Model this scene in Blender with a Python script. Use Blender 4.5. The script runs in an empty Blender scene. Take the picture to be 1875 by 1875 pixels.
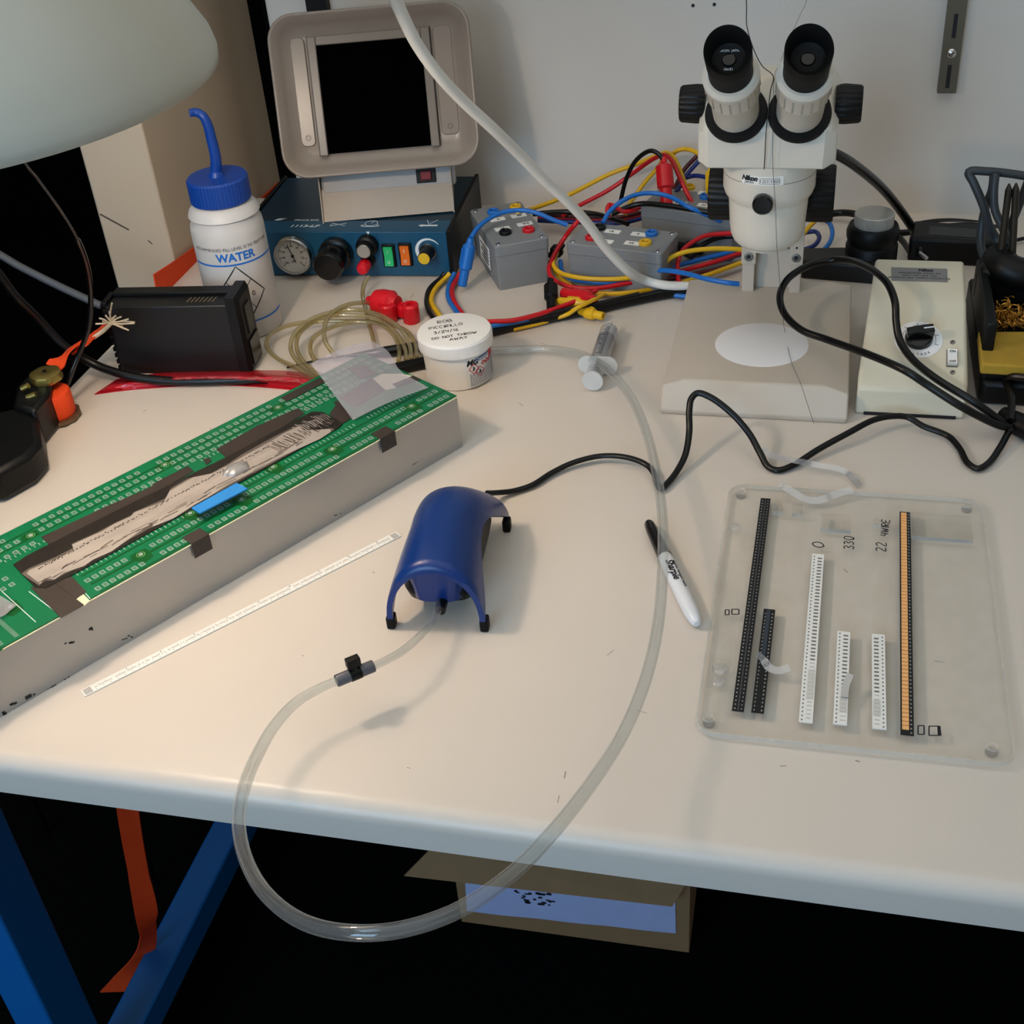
import bpy, math, random
from math import sin, cos, pi, radians, sqrt, atan2
from mathutils import Vector, Matrix
random.seed(7)
S = bpy.context.scene
COL = S.collection

# ---------------------------------------------------------------- camera
FPX, PITCH, ROLL, YAW, CAMH = 2330.0, radians(35.4), radians(5.06), radians(-15.77), 0.64
_r0 = Vector((cos(YAW), -sin(YAW), 0)); _fh = Vector((sin(YAW), cos(YAW), 0))
_fw = _fh * cos(PITCH) + Vector((0, 0, -sin(PITCH)))
_d0 = -_fh * sin(PITCH) + Vector((0, 0, -cos(PITCH)))
_ix = _r0 * cos(ROLL) + _d0 * sin(ROLL)
_iy = -_r0 * sin(ROLL) + _d0 * cos(ROLL)
CAMP = Vector((0, 0, CAMH))
cd = bpy.data.cameras.new('camera'); cam = bpy.data.objects.new('camera', cd); COL.objects.link(cam)
cd.sensor_fit = 'HORIZONTAL'; cd.sensor_width = 36.0; cd.lens = 36.0 * FPX / 1875.0
cd.clip_start = 0.02; cd.clip_end = 50
R3 = Matrix((_ix, -_iy, -_fw)).transposed()
cam.matrix_world = Matrix.Translation(CAMP) @ R3.to_4x4()
S.camera = cam

# ---------------------------------------------------------------- world, room light, exposure
LAMP_E, CEIL_W, FRONT_W, WORLD_S = 190.0, 17.5, 36.0, 0.24
w = bpy.data.worlds.new('room_air'); S.world = w; w.use_nodes = True
w.node_tree.nodes['Background'].inputs[0].default_value = (0.93, 0.97, 0.94, 1)
w.node_tree.nodes['Background'].inputs[1].default_value = WORLD_S
def area_light(name, loc, target, size, size_y, power, colr):
    l = bpy.data.lights.new(name, 'AREA'); l.shape = 'RECTANGLE'; l.size = size; l.size_y = size_y
    l.energy = power; l.color = colr
    o = bpy.data.objects.new(name, l); COL.objects.link(o); o.location = loc
    o.rotation_euler = (Vector(target) - Vector(loc)).to_track_quat('-Z', 'Y').to_euler()
    return o
area_light('ceiling_soft_fill', (-0.2, 0.2, 2.1), (-0.2, 0.2, 0.0), 3.0, 2.6, CEIL_W, (1.0, 0.98, 0.90))  # unseen broad fill from above, added in place of some ambient light
area_light('daylight_window', (-0.9, -1.7, 0.9), (-0.2, 0.6, 0.0), 1.3, 1.1, FRONT_W, (0.42, 0.70, 1.0))
S.view_settings.view_transform = 'Standard'; S.view_settings.look = 'None'
S.view_settings.exposure = 0.0; S.view_settings.gamma = 1.0; S.view_settings.use_curve_mapping = False
try: S.cycles.use_denoising = True
except Exception: pass

# ---------------------------------------------------------------- pixel -> place
def ray(x, y):
    return _ix * (x - 937.5) + _iy * (y - 937.5) + _fw * FPX
def T(x, y, z=0.0):
    v = ray(x, y); return CAMP + v * ((z - CAMH) / v.z)
def TY(x, y, Y):
    v = ray(x, y); return CAMP + v * (Y / v.y)
def TP(x, y, o, n):
    v = ray(x, y); o = Vector(o); n = Vector(n); return CAMP + v * ((o - CAMP).dot(n) / v.dot(n))
def PT(p):
    if isinstance(p, Vector): return p
    return T(*p) if len(p) == 3 else TY(p[0], p[1], p[3])

# ---------------------------------------------------------------- materials
def lin(c):
    if isinstance(c, str):
        c = c.lstrip('#'); c = [int(c[i:i + 2], 16) / 255 for i in (0, 2, 4)]
    return tuple(((t / 12.92) if t <= .04045 else ((t + .055) / 1.055) ** 2.4) for t in c)
_M = {}
def pm(name, col, rough=.5, metal=0., var=.06, scale=60., bump=0., bscale=None, spec=.5, coat=0., trans=0., ior=1.45, stretch=None, sheen=0., detail=4., emis=None, aniso=0.):
    if name in _M: return _M[name]
    m = bpy.data.materials.new(name); m.use_nodes = True; nt = m.node_tree; N = nt.nodes; L = nt.links
    b = N['Principled BSDF']; c = lin(col)
    tc = N.new('ShaderNodeTexCoord'); mp = N.new('ShaderNodeMapping'); L.new(tc.outputs['Object'], mp.inputs['Vector'])
    if stretch: mp.inputs['Scale'].default_value = stretch
    nz = N.new('ShaderNodeTexNoise'); nz.inputs['Scale'].default_value = scale; nz.inputs['Detail'].default_value = detail
    L.new(mp.outputs['Vector'], nz.inputs['Vector'])
    mx = N.new('ShaderNodeMix'); mx.data_type = 'RGBA'
    mx.inputs['A'].default_value = tuple(max(0, t * (1 - var)) for t in c) + (1,)
    mx.inputs['B'].default_value = tuple(min(1, t * (1 + var)) for t in c) + (1,)
    L.new(nz.outputs['Fac'], mx.inputs['Factor']); L.new(mx.outputs['Result'], b.inputs['Base Color'])
    b.inputs['Roughness'].default_value = rough; b.inputs['Metallic'].default_value = metal
    b.inputs['Specular IOR Level'].default_value = spec; b.inputs['IOR'].default_value = ior
    b.inputs['Coat Weight'].default_value = coat; b.inputs['Transmission Weight'].default_value = trans
    if aniso: b.inputs['Anisotropic'].default_value = aniso
    if emis:
        b.inputs['Emission Color'].default_value = lin(emis[0]) + (1,); b.inputs['Emission Strength'].default_value = emis[1]
    if bump:
        n2 = N.new('ShaderNodeTexNoise'); n2.inputs['Scale'].default_value = bscale or scale * 4; n2.inputs['Detail'].default_value = 3
        L.new(mp.outputs['Vector'], n2.inputs['Vector'])
        bp = N.new('ShaderNodeBump'); bp.inputs['Strength'].default_value = bump; bp.inputs['Distance'].default_value = .0006
        L.new(n2.outputs['Fac'], bp.inputs['Height']); L.new(bp.outputs['Normal'], b.inputs['Normal'])
    m['nodes'] = 1
    _M[name] = m
    return m
def clear(name, tint, base=.06, edge=.55, diff=.1, dcol=None, rough=.08, var=.04):
    """see-through plastic: tinted pass-through, gloss that grows at grazing angles, a little milky body"""
    if name in _M: return _M[name]
    m = bpy.data.materials.new(name); m.use_nodes = True; nt = m.node_tree; N = nt.nodes; L = nt.links
    for n in list(N):
        if n.type == 'BSDF_PRINCIPLED': N.remove(n)
    out = [n for n in N if n.type == 'OUTPUT_MATERIAL'][0]
    tr = N.new('ShaderNodeBsdfTransparent'); gl = N.new('ShaderNodeBsdfGlossy'); df = N.new('ShaderNodeBsdfDiffuse')
    gl.inputs['Roughness'].default_value = rough; gl.inputs['Color'].default_value = (.9, .9, .9, 1)
    tc = N.new('ShaderNodeTexCoord'); nz = N.new('ShaderNodeTexNoise'); nz.inputs['Scale'].default_value = 90
    L.new(tc.outputs['Object'], nz.inputs['Vector'])
    mx = N.new('ShaderNodeMix'); mx.data_type = 'RGBA'; c = lin(tint)
    mx.inputs['A'].default_value = tuple(t * (1 - var) for t in c) + (1,); mx.inputs['B'].default_value = tuple(min(1, t * (1 + var)) for t in c) + (1,)
    L.new(nz.outputs['Fac'], mx.inputs['Factor']); L.new(mx.outputs['Result'], tr.inputs['Color'])
    df.inputs['Color'].default_value = lin(dcol or tint) + (1,)
    lw = N.new('ShaderNodeLayerWeight'); lw.inputs['Blend'].default_value = .35
    mr = N.new('ShaderNodeMapRange'); mr.inputs['To Min'].default_value = base; mr.inputs['To Max'].default_value = edge
    L.new(lw.outputs['Facing'], mr.inputs['Value'])
    a = N.new('ShaderNodeMixShader'); a.inputs['Fac'].default_value = diff
    L.new(tr.outputs[0], a.inputs[1]); L.new(df.outputs[0], a.inputs[2])
    b2 = N.new('ShaderNodeMixShader'); L.new(mr.outputs[0], b2.inputs['Fac']); L.new(a.outputs[0], b2.inputs[1]); L.new(gl.outputs[0], b2.inputs[2])
    L.new(b2.outputs[0], out.inputs['Surface'])
    _M[name] = m
    return m

# ---------------------------------------------------------------- mesh building
I4 = Matrix.Identity(4)
def rot(ax, deg): return Matrix.Rotation(radians(deg), 4, ax)
def tr(x, y=0, z=0): return Matrix.Translation((x, y, z))
def axes(o, x, z):
    """frame with origin o, x axis along x, z axis as close to z as possible"""
    x = Vector(x).normalized(); z = Vector(z); y = z.cross(x).normalized(); z = x.cross(y)
    m = Matrix((x, y, z)).transposed().to_4x4(); m.translation = Vector(o); return m
class MB:
    def __init__(s): s.v = []; s.f = []
    def add(s, vs, fs, M=I4):
        n = len(s.v); s.v += [M @ Vector(p) for p in vs]; s.f += [tuple(i + n for i in f) for f in fs]; return s
    def box(s, x0, x1, y0, y1, z0, z1, M=I4):
        return s.add([(x0, y0, z0), (x1, y0, z0), (x1, y1, z0), (x0, y1, z0), (x0, y0, z1), (x1, y0, z1), (x1, y1, z1), (x0, y1, z1)],
                     [(0, 3, 2, 1), (4, 5, 6, 7), (0, 1, 5, 4), (1, 2, 6, 5), (2, 3, 7, 6), (3, 0, 4, 7)], M)
    def lathe(s, prof, seg=40, M=I4, wob=None):
        vs = []; fs = []; rings = []
        for r, z in prof:
            if r <= 1e-9: rings.append([len(vs)]); vs.append((0, 0, z))
            else:
                st = len(vs)
                for i in range(seg):
                    k = wob(i, seg) if wob else 1.0
                    vs.append((r * k * cos(2 * pi * i / seg), r * k * sin(2 * pi * i / seg), z))
                rings.append(list(range(st, st + seg)))
        for a, b in zip(rings, rings[1:]):
            for i in range(seg):
                j = (i + 1) % seg
                if len(a) == 1 and len(b) == 1: continue
                if len(a) == 1: fs.append((a[0], b[j], b[i]))
                elif len(b) == 1: fs.append((a[i], a[j], b[0]))
                else: fs.append((a[i], a[j], b[j], b[i]))
        return s.add(vs, fs, M)
    def cyl(s, r, z0, z1, seg=32, M=I4, r2=None, c=0.0):
        r2 = r if r2 is None else r2
        if c: return s.lathe([(0, z0), (r - c, z0), (r, z0 + c), (r2, z1 - c), (r2 - c, z1), (0, z1)], seg, M)
        return s.lathe([(0, z0), (r, z0), (r2, z1), (0, z1)], seg, M)
    def prism(s, pts, z0, z1, M=I4):
        n = len(pts)
        ar = sum(pts[i][0] * pts[(i + 1) % n][1] - pts[(i + 1) % n][0] * pts[i][1] for i in range(n))
        if ar < 0: pts = pts[::-1]
        vs = [(p[0], p[1], z0) for p in pts] + [(p[0], p[1], z1) for p in pts]
        fs = [tuple(range(n - 1, -1, -1)), tuple(range(n, 2 * n))] + [(i, (i + 1) % n, n + (i + 1) % n, n + i) for i in range(n)]
        return s.add(vs, fs, M)
    def tube(s, pts, r, sides=10, cap=True, closed=False, flat=1.0):
        pts = [Vector(p) for p in pts]; n = len(pts); rr = r if isinstance(r, (list, tuple)) else [r] * n
        t0 = (pts[1] - pts[0]).normalized(); up = Vector((0, 0, 1))
        if abs(t0.dot(up)) > .95: up = Vector((1, 0, 0))
        nrm = (up - t0 * up.dot(t0)).normalized(); vs = []; prev = t0
        for i in range(n):
            t = (pts[min(i + 1, n - 1)] - pts[max(i - 1, 0)])
            if closed: t = pts[(i + 1) % n] - pts[i - 1]
            t = t.normalized() if t.length > 1e-9 else prev
            q = prev.rotation_difference(t); nrm = (q @ nrm); nrm = (nrm - t * nrm.dot(t)).normalized(); prev = t
            b = t.cross(nrm)
            for k in range(sides):
                a = 2 * pi * k / sides; vs.append(pts[i] + nrm * (rr[i] * sin(a) * flat) + b * (rr[i] * cos(a)))
        fs = []
        for i in range(n if closed else n - 1):
            for k in range(sides):
                k2 = (k + 1) % sides; i2 = (i + 1) % n
                fs.append((i * sides + k, i * sides + k2, i2 * sides + k2, i2 * sides + k))
        if cap and not closed:
            fs.append(tuple(range(sides - 1, -1, -1))); fs.append(tuple(range((n - 1) * sides, n * sides)))
        return s.add(vs, fs)
    def strip(s, pts, sides_, w, th):
        """a flat strap: centre points, width directions, width, thickness"""
        vs = []; n = len(pts)
        for i in range(n):
            p = Vector(pts[i]); d = Vector(sides_[i] if isinstance(sides_, list) else sides_).normalized()
            t = (Vector(pts[min(i + 1, n - 1)]) - Vector(pts[max(i - 1, 0)])).normalized()
            d = (d - t * d.dot(t)).normalized(); u = t.cross(d)
            for a, b in ((-1, -1), (1, -1), (1, 1), (-1, 1)): vs.append(p + d * (a * w / 2) + u * (b * th / 2))
        fs = [(i * 4 + k, i * 4 + (k + 1) % 4, i * 4 + 4 + (k + 1) % 4, i * 4 + 4 + k) for i in range(n - 1) for k in range(4)]
        fs += [(3, 2, 1, 0), tuple((n - 1) * 4 + k for k in range(4))]
        return s.add(vs, fs)
    def sheet(s, fn, nu, nv, th):
        """solid sheet: fn(u,v)->point, thickened along z"""
        top = [Vector(fn(i / nu, j / nv)) for j in range(nv + 1) for i in range(nu + 1)]
        bot = [p - Vector((0, 0, th)) for p in top]; n = len(top); W = nu + 1; fs = []
        for j in range(nv):
            for i in range(nu):
                a = j * W + i; fs.append((a, a + 1, a + W + 1, a + W)); fs.append((n + a, n + a + W, n + a + W + 1, n + a + 1))
        rim = [i for i in range(W)] + [j * W + nu for j in range(1, nv + 1)] + [nv * W + i for i in range(nu - 1, -1, -1)] + [j * W for j in range(nv - 1, 0, -1)]
        for a, b in zip(rim, rim[1:] + rim[:1]): fs.append((b, a, n + a, n + b))
        return s.add(top + bot, fs)
    def mesh(s, name, mat, angle=35):
        me = bpy.data.meshes.new(name); me.from_pydata([tuple(v) for v in s.v], [], s.f); me.update()
        if angle:
            me.shade_smooth(); me.set_sharp_from_angle(angle=radians(angle))
        me.materials.append(mat); return me
    def build(s, name, mat, parent=None, bevel=0., angle=35, seg=2, weld=False):
        o = bpy.data.objects.new(name, s.mesh(name, mat, angle)); COL.objects.link(o)
        if parent: o.parent = parent
        if bevel:
            bv = o.modifiers.new('bevel', 'BEVEL'); bv.width = bevel; bv.segments = seg; bv.limit_method = 'ANGLE'; bv.angle_limit = radians(40)
        return o
def inst(name, me, parent, M):
    o = bpy.data.objects.new(name, me); COL.objects.link(o); o.parent = parent; o.matrix_local = M; return o
def tag(o, label=None, cat=None, group=None, kind=None):
    if label: o['label'] = label
    if cat: o['category'] = cat
    if group: o['group'] = group
    if kind: o['kind'] = kind
    return o
MW = {}
def thing(name, label, cat, loc=(0, 0, 0), rz=0., group=None, M=None):
    o = bpy.data.objects.new(name, None); COL.objects.link(o); o.empty_display_size = .02
    if M is None: M = tr(*loc) @ Matrix.Rotation(rz, 4, 'Z')
    o.matrix_world = M; MW[o] = M.copy(); tag(o, label, cat, group); return o
def loc_of(th, p): return MW[th].inverted() @ Vector(p)
def spline(pts, n=8, closed=False):
    """Catmull-Rom through the points"""
    P_ = [Vector(p) for p in pts]; out = []; m = len(P_)
    rng = m if closed else m - 1
    for i in range(rng):
        if closed: p0, p1, p2, p3 = P_[i - 1], P_[i], P_[(i + 1) % m], P_[(i + 2) % m]
        else:
            p1, p2 = P_[i], P_[i + 1]; p0 = P_[i - 1] if i else p1 * 2 - p2; p3 = P_[i + 2] if i + 2 < m else p2 * 2 - p1
        d = [max(1e-6, (b - a).length ** .5) for a, b in ((p0, p1), (p1, p2), (p2, p3))]
        t0 = 0; t1 = d[0]; t2 = t1 + d[1]; t3 = t2 + d[2]
        for k in range(n):
            t = t1 + (t2 - t1) * k / n
            a1 = p0 * ((t1 - t) / (t1 - t0)) + p1 * ((t - t0) / (t1 - t0)); a2 = p1 * ((t2 - t) / (t2 - t1)) + p2 * ((t - t1) / (t2 - t1)); a3 = p2 * ((t3 - t) / (t3 - t2)) + p3 * ((t - t2) / (t3 - t2))
            b1 = a1 * ((t2 - t) / (t2 - t0)) + a2 * ((t - t0) / (t2 - t0)); b2 = a2 * ((t3 - t) / (t3 - t1)) + a3 * ((t - t1) / (t3 - t1))
            out.append(b1 * ((t2 - t) / (t2 - t1)) + b2 * ((t - t1) / (t2 - t1)))
    if not closed: out.append(P_[-1])
    return out
def cable(name, label, pts, r, mat, cat='cable', group=None, sides=10, n=8, flat=1.0):
    o = MB().tube(spline([PT(p) for p in pts], n), r, sides, flat=flat).build(name, mat, angle=60)
    return tag(o, label, cat, group)
_txt = {}
def text(body, size, mat, parent, M, name='lettering', align='CENTER', depth=.00012, shear=0., bold=0., sx=1.0, wrap=None):
    """printed lettering as a thin mesh lying in the xy plane of M; wrap=r bends it round a cylinder of radius r"""
    cu = bpy.data.curves.new('lettering', 'FONT'); cu.body = body; cu.size = size; cu.align_x = align; cu.align_y = 'CENTER'
    cu.extrude = depth; cu.shear = shear; cu.offset = bold; cu.resolution_u = 3
    ob = bpy.data.objects.new('lettering', cu); COL.objects.link(ob)
    me = bpy.data.meshes.new_from_object(ob.evaluated_get(bpy.context.evaluated_depsgraph_get()))
    bpy.data.objects.remove(ob); bpy.data.curves.remove(cu)
    for v in me.vertices:
        x, y, z = v.co; x *= sx
        if wrap: v.co = (wrap * sin(x / wrap), y, z + wrap * cos(x / wrap) - wrap)
        else: v.co = (x, y, z)
    me.materials.clear(); me.materials.append(mat)
    o = bpy.data.objects.new(name, me); COL.objects.link(o); o.parent = parent; o.matrix_local = M; return o
STROKES = {
 'A': [[(0, 0), (.4, 1), (.8, 0)], [(.15, .4), (.65, .4)]], 'B': [[(0, 0), (0, 1), (.5, .9), (.5, .6), (0, .5), (.6, .4), (.6, .1), (0, 0)]],
 'C': [[(.6, .85), (.3, 1), (0, .5), (.3, 0), (.6, .15)]], 'D': [[(0, 0), (0, 1), (.6, .7), (.6, .25), (0, 0)]], 'E': [[(.55, 1), (0, 1), (0, 0), (.55, 0)], [(0, .5), (.45, .5)]],
 'H': [[(0, 0), (0, 1)], [(.6, 0), (.6, 1)], [(0, .5), (.6, .5)]], 'I': [[(.1, 0), (.1, 1)]], 'L': [[(0, 1), (0, 0), (.5, 0)]],
 'N': [[(0, 0), (0, 1), (.6, 0), (.6, 1)]], 'O': [[(.3, 0), (0, .35), (.05, .75), (.35, 1), (.65, .7), (.6, .25), (.3, 0)]], 'P': [[(0, 0), (0, 1), (.55, .85), (.5, .5), (0, .45)]],
 'R': [[(0, 0), (0, 1), (.55, .85), (.5, .55), (0, .5), (.6, 0)]], 'T': [[(0, 1), (.7, 1)], [(.35, 1), (.35, 0)]], 'W': [[(0, 1), (.2, 0), (.4, .7), (.6, 0), (.85, 1)]],
 'Y': [[(0, 1), (.35, .5)], [(.7, 1), (.2, 0)]], '1': [[(.1, 0), (.1, 1)]], '2': [[(0, .8), (.3, 1), (.55, .75), (0, 0), (.6, .05)]], '3': [[(0, .9), (.3, 1), (.5, .75), (.2, .55), (.55, .3), (.3, 0), (0, .1)]],
 '4': [[(.1, 1), (0, .45), (.6, .45)], [(.5, .95), (.5, 0)]], '6': [[(.5, 1), (.1, .5), (.1, .1), (.4, 0), (.5, .3), (.1, .4)]], '0': [[(.35, 0), (.05, .4), (.25, .95), (.6, .9), (.6, .3), (.35, 0), (.1, .05)]], '/': [[(0, -.05), (.45, 1.05)]], ' ': [],
}
def handwriting(body, h, mat, parent, M, name='handwriting', wd=None, sp=.28):
    mb = MB(); x = 0; wd = wd or h * .1
    for ch in body:
        st = STROKES[ch]; jx = random.uniform(-.04, .04); wmax = max([p[0] for l in st for p in l], default=.45)
        for l in st:
            pts = [Vector(((x + p[0] + jx * p[1]) * h, (p[1] + random.uniform(-.03, .03)) * h, .00005)) for p in l]
            pts = spline(pts, 3); mb.strip(pts, [Vector((-(pts[min(i + 1, len(pts) - 1)] - pts[max(i - 1, 0)]).y, (pts[min(i + 1, len(pts) - 1)] - pts[max(i - 1, 0)]).x, 0)) for i in range(len(pts))], wd, .0001)
        x += wmax + sp
    o = mb.build(name, mat, parent, angle=0); o.matrix_local = M; return o
def rrect(w, h, r, n=5, cx=0, cy=0):
    out = []
    for sx, sy, a0 in ((1, -1, -90), (1, 1, 0), (-1, 1, 90), (-1, -1, 180)):
        for k in range(n + 1):
            a = radians(a0 + 90 * k / n); out.append((cx + sx * (w / 2 - r) + r * cos(a), cy + sy * (h / 2 - r) + r * sin(a)))
    return out
# ---------------------------------------------------------------- shared materials
M_BLACK = pm('black_plastic', '#070707', .45, var=.12, bump=.15, bscale=900, spec=.3)
M_BLACKG = pm('black_gloss_plastic', '#070708', .22, var=.1)
M_RUBBER = pm('black_rubber', '#070707', .6, var=.15, spec=.25)
M_CORD = pm('black_vinyl_cord', '#080707', .3, var=.1, spec=.4)
M_CREAM = pm('cream_enamel', '#d3ccbf', .34, var=.03, scale=30, bump=.04, bscale=1500)
M_BEIGE = pm('beige_enamel', '#bfb4a6', .42, var=.03, scale=30, bump=.06, bscale=1400)
M_IVORY = pm('aged_ivory_plastic', '#d6cdb6', .4, var=.04, scale=24, bump=.08, bscale=1200)
M_CHROME = pm('bright_metal', '#c8c8c8', .22, 1., var=.08, scale=200)
M_STEEL = pm('dull_steel', '#8d8b86', .4, 1., var=.15, scale=120)
M_WHITE = pm('white_plastic', '#ece8e2', .4, var=.02)
M_PAPER = pm('white_paper', '#e6e4de', .8, var=.03, scale=200)
M_INK = pm('black_ink', '#15131a', .6, var=.2)
M_INKW = pm('white_print', '#d8dcdc', .6, var=.05)
M_TAN = pm('tan_enamel', '#a89a8a', .4, var=.03, bump=.05, bscale=1500)
M_RED = pm('red_vinyl', '#c3121d', .35, var=.08)
M_REDCAP = pm('red_soft_plastic', '#d20a1e', .4, var=.08, scale=150)
M_YEL = pm('yellow_vinyl', '#d9a917', .38, var=.06)
M_BLU = pm('blue_vinyl', '#1767b8', .36, var=.06)
M_NAVY = pm('navy_vinyl', '#14276b', .38, var=.08)
M_GREYBOX = pm('grey_cast_enclosure', '#7e8081', .45, var=.05, scale=80, bump=.1, bscale=1500)
M_CLEAR = clear('clear_vinyl_tubing', '#eef0ef', base=.025, edge=.36, diff=.07, dcol='#f2f3f3')
M_ACRYL = clear('clear_acrylic_sheet', '#fdfdfb', base=.012, edge=.06, diff=.006, dcol='#e8e8e4', rough=.03)
M_ACRYLE = clear('acrylic_cut_edge', '#f6f6f4', base=.03, edge=.2, diff=.2, dcol='#f4f2ee')
M_FILM = clear('frosted_film', '#f2f0f5', base=.02, edge=.08, diff=.17, dcol='#e6e2ea', rough=.5)
M_CLEARH = clear('clear_hard_plastic', '#efefef', base=.08, edge=.5, diff=.14, dcol='#e8e8ea')

# ---------------------------------------------------------------- the room
WALLY = 1.54; TABLEX = -.7625; FLOORZ = -.75
def struct(name, mb, mat, **k): return tag(mb.build(name, mat, **k), kind='structure')
M_WALL = pm('painted_wall', '#d3cdc5', .7, var=.03, scale=6, bump=.05, bscale=700)
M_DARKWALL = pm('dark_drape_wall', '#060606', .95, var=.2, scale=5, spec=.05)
M_FLOOR = pm('dark_carpet_floor', '#060606', .95, var=.35, scale=240, bump=.3, bscale=900, spec=.05)
struct('floor', MB().box(-3, 3, -2.5, 3.2, FLOORZ - .02, FLOORZ), M_FLOOR)
wx0 = TY(487, 10, WALLY).x
wall = struct('wall_back', MB().box(wx0, 2.6, WALLY, WALLY + .05, FLOORZ, 2.0), M_WALL)
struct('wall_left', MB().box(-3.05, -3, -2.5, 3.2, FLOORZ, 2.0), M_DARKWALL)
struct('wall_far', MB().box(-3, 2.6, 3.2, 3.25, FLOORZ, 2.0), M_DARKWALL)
for px in ((1269, 10), (1308, 8)):
    p = TY(px[0], px[1], WALLY)
    MB().cyl(.002, 0, .0006, 12, tr(p.x, WALLY, p.z) @ rot('X', 90)).build('screw_hole', M_INK, wall)
# the upright box column beside the bench
cx = TABLEX - .0015
p1 = TY(202, 479, 1.3); colw = cx - p1.x
struct('wall_column', MB().box(cx - colw, cx, 1.3, 1.64, FLOORZ, 2.0), pm('column_paint', '#c9b69e', .5, var=.05, scale=9, bump=.05), bevel=.003)
colm = bpy.data.objects['wall_column']
for a, b, wd in (((183, 392), (236, 421), .0022), ((271, 440), (279, 447), .0016)):
    A = TY(a[0], a[1], 1.2998); B = TY(b[0], b[1], 1.2998)
    MB().strip([A, (A + B) / 2, B], Vector((0, 0, 1)), wd, .0002).build('scuff_mark', pm('scuff', '#5b4a3e', .8, var=.4, scale=300), colm)
struct('trim_1', MB().box(wx0 - .004, wx0 + .0, WALLY - .004, WALLY + .03, FLOORZ, 2.0), M_DARKWALL)

def standard(px0, px1, ptop, pbot, label, dark):
    a = TY(px0[0], px0[1], WALLY - .012); b = TY(px1[0], px1[1], WALLY - .012)
    wd = b.x - a.x; xc = (a.x + b.x) / 2
    z0 = TY((px0[0] + px1[0]) / 2, pbot, WALLY - .012).z
    t = thing('shelf_standard', label, 'bracket', (xc, WALLY, z0))
    mt = pm('dull_bracket_steel' if not dark else 'shaded_bracket_steel', '#6d675a' if not dark else '#1b1a18', .45, .6, var=.15)  # dark copy of the steel has the shade put into its colour
    top = 1.6 - z0
    m = MB(); m.box(-wd / 2, wd / 2, -.012, -.0105, 0, top); m.box(-wd / 2, -wd / 2 + .0015, -.0105, -.0005, 0, top); m.box(wd / 2 - .0015, wd / 2, -.0105, -.0005, 0, top)
    m.build('channel', mt, t)
    if not dark:
        for k in range(6):
            zc = .029 - .009 + k * .0505
            if k == 0: zz0, zz1 = .006, .048 * .62
            MB().box(-.0022, .0022, -.0122, -.0118, .006 + k * .0555, .032 + k * .0555).build('slot', M_INK, t)
        sc = MB().lathe([(0, .0035), (.003, .0032), (.0052, .0015), (.0056, 0)], 20, tr(0, -.012, .045) @ rot('X', 90)).build('screw', M_CHROME, t)
        MB().box(-.0035, .0035, -.0005, .0005, .0032, .0036, tr(0, -.012, .045) @ rot('X', 90) @ rot('Z', 30)).build('cross_slot', M_INK, sc)
    return t
standard((1716, 170), (1750, 172), 0, 171, 'slotted steel shelf standard screwed to the wall right of the microscope', False)
standard((560, 10), (598, 10), 0, 220, 'shelf standard coloured dark for shade on the wall behind the fume extractor', True)

# ---------------------------------------------------------------- the bench
M_LAM = pm('bench_laminate', '#cfc5ba', .36, var=.035, scale=5, bump=.05, bscale=900, detail=8)
M_BLUEP = pm('blue_powder_coat', '#0b5a9e', .45, var=.05, bump=.1, bscale=1200)
bench = thing('workbench', 'long beige laminate workbench with rounded front edge and blue steel legs', 'table', (0, 0, 0))
FY = .5235; TH = .035; RR = .013
prof = [(1.55, 0)] + [(FY + RR - RR * sin(radians(a)), -RR + RR * cos(radians(a))) for a in range(0, 91, 10)] + [(FY, -TH + .003), (FY + .003, -TH), (1.55, -TH)]
m = MB(); x0, x1 = TABLEX, 1.6; n = len(prof)
m.add([(x0, y, z) for y, z in prof] + [(x1, y, z) for y, z in prof], [tuple(range(n)), tuple(range(2 * n - 1, n - 1, -1))] + [(i, n + i, n + (i + 1) % n, (i + 1) % n) for i in range(n)])
top = m.build('tabletop', M_LAM, bench, angle=40)
# scuffs on the laminate
M_SCUF = pm('bench_scuff', '#968c82', .7, var=.5, scale=400)
for k, (a, b, wd) in enumerate([((1545, 1042), (1552, 1048), .001), ((1021, 1470), (1024, 1456), .0006), ((1033, 1425), (1036, 1412), .0008), ((1112, 1200), (1124, 1190), .0006), ((1165, 1300), (1185, 1306), .0005), ((745, 1405), (752, 1407), .0006), ((1566, 1392), (1574, 1395), .0011), ((1428, 1403), (1440, 1402), .0007), ((660, 865), (664, 866), .0009), ((682, 1047), (686, 1049), .0009), ((385, 783), (386, 789), .0006), ((553, 1200), (557, 1201), .0007), ((262, 753), (268, 751), .0008), ((990, 628), (1000, 631), .0006), ((1710, 1210), (1730, 1213), .0005), ((757, 538), (752, 545), .0007), ((950, 738), (958, 743), .0007)]):
    A = T(*a, .0001); B = T(*b, .0001); MB().strip([A, B], Vector((-(B - A).y, (B - A).x, 0)), wd, .0001).build('scuff_mark', M_SCUF, bench)
for y0 in (.6, 1.40):
    MB().box(-.74, -.694, y0, y0 + .055, FLOORZ, -TH).build('leg', M_BLUEP, bench, bevel=.003)
MB().box(-.737, -.695, .6555, 1.3995, -.70, -.655).build('side_rail', M_BLUEP, bench, bevel=.003)
MB().box(-.735, 1.5, .70, .74, -.085, -TH).build('top_rail', M_BLUEP, bench, bevel=.003)
for y0 in (.6, 1.40):
    MB().box(1.5, 1.546, y0, y0 + .055, FLOORZ, -TH).build('leg', M_BLUEP, bench, bevel=.003)

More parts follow.
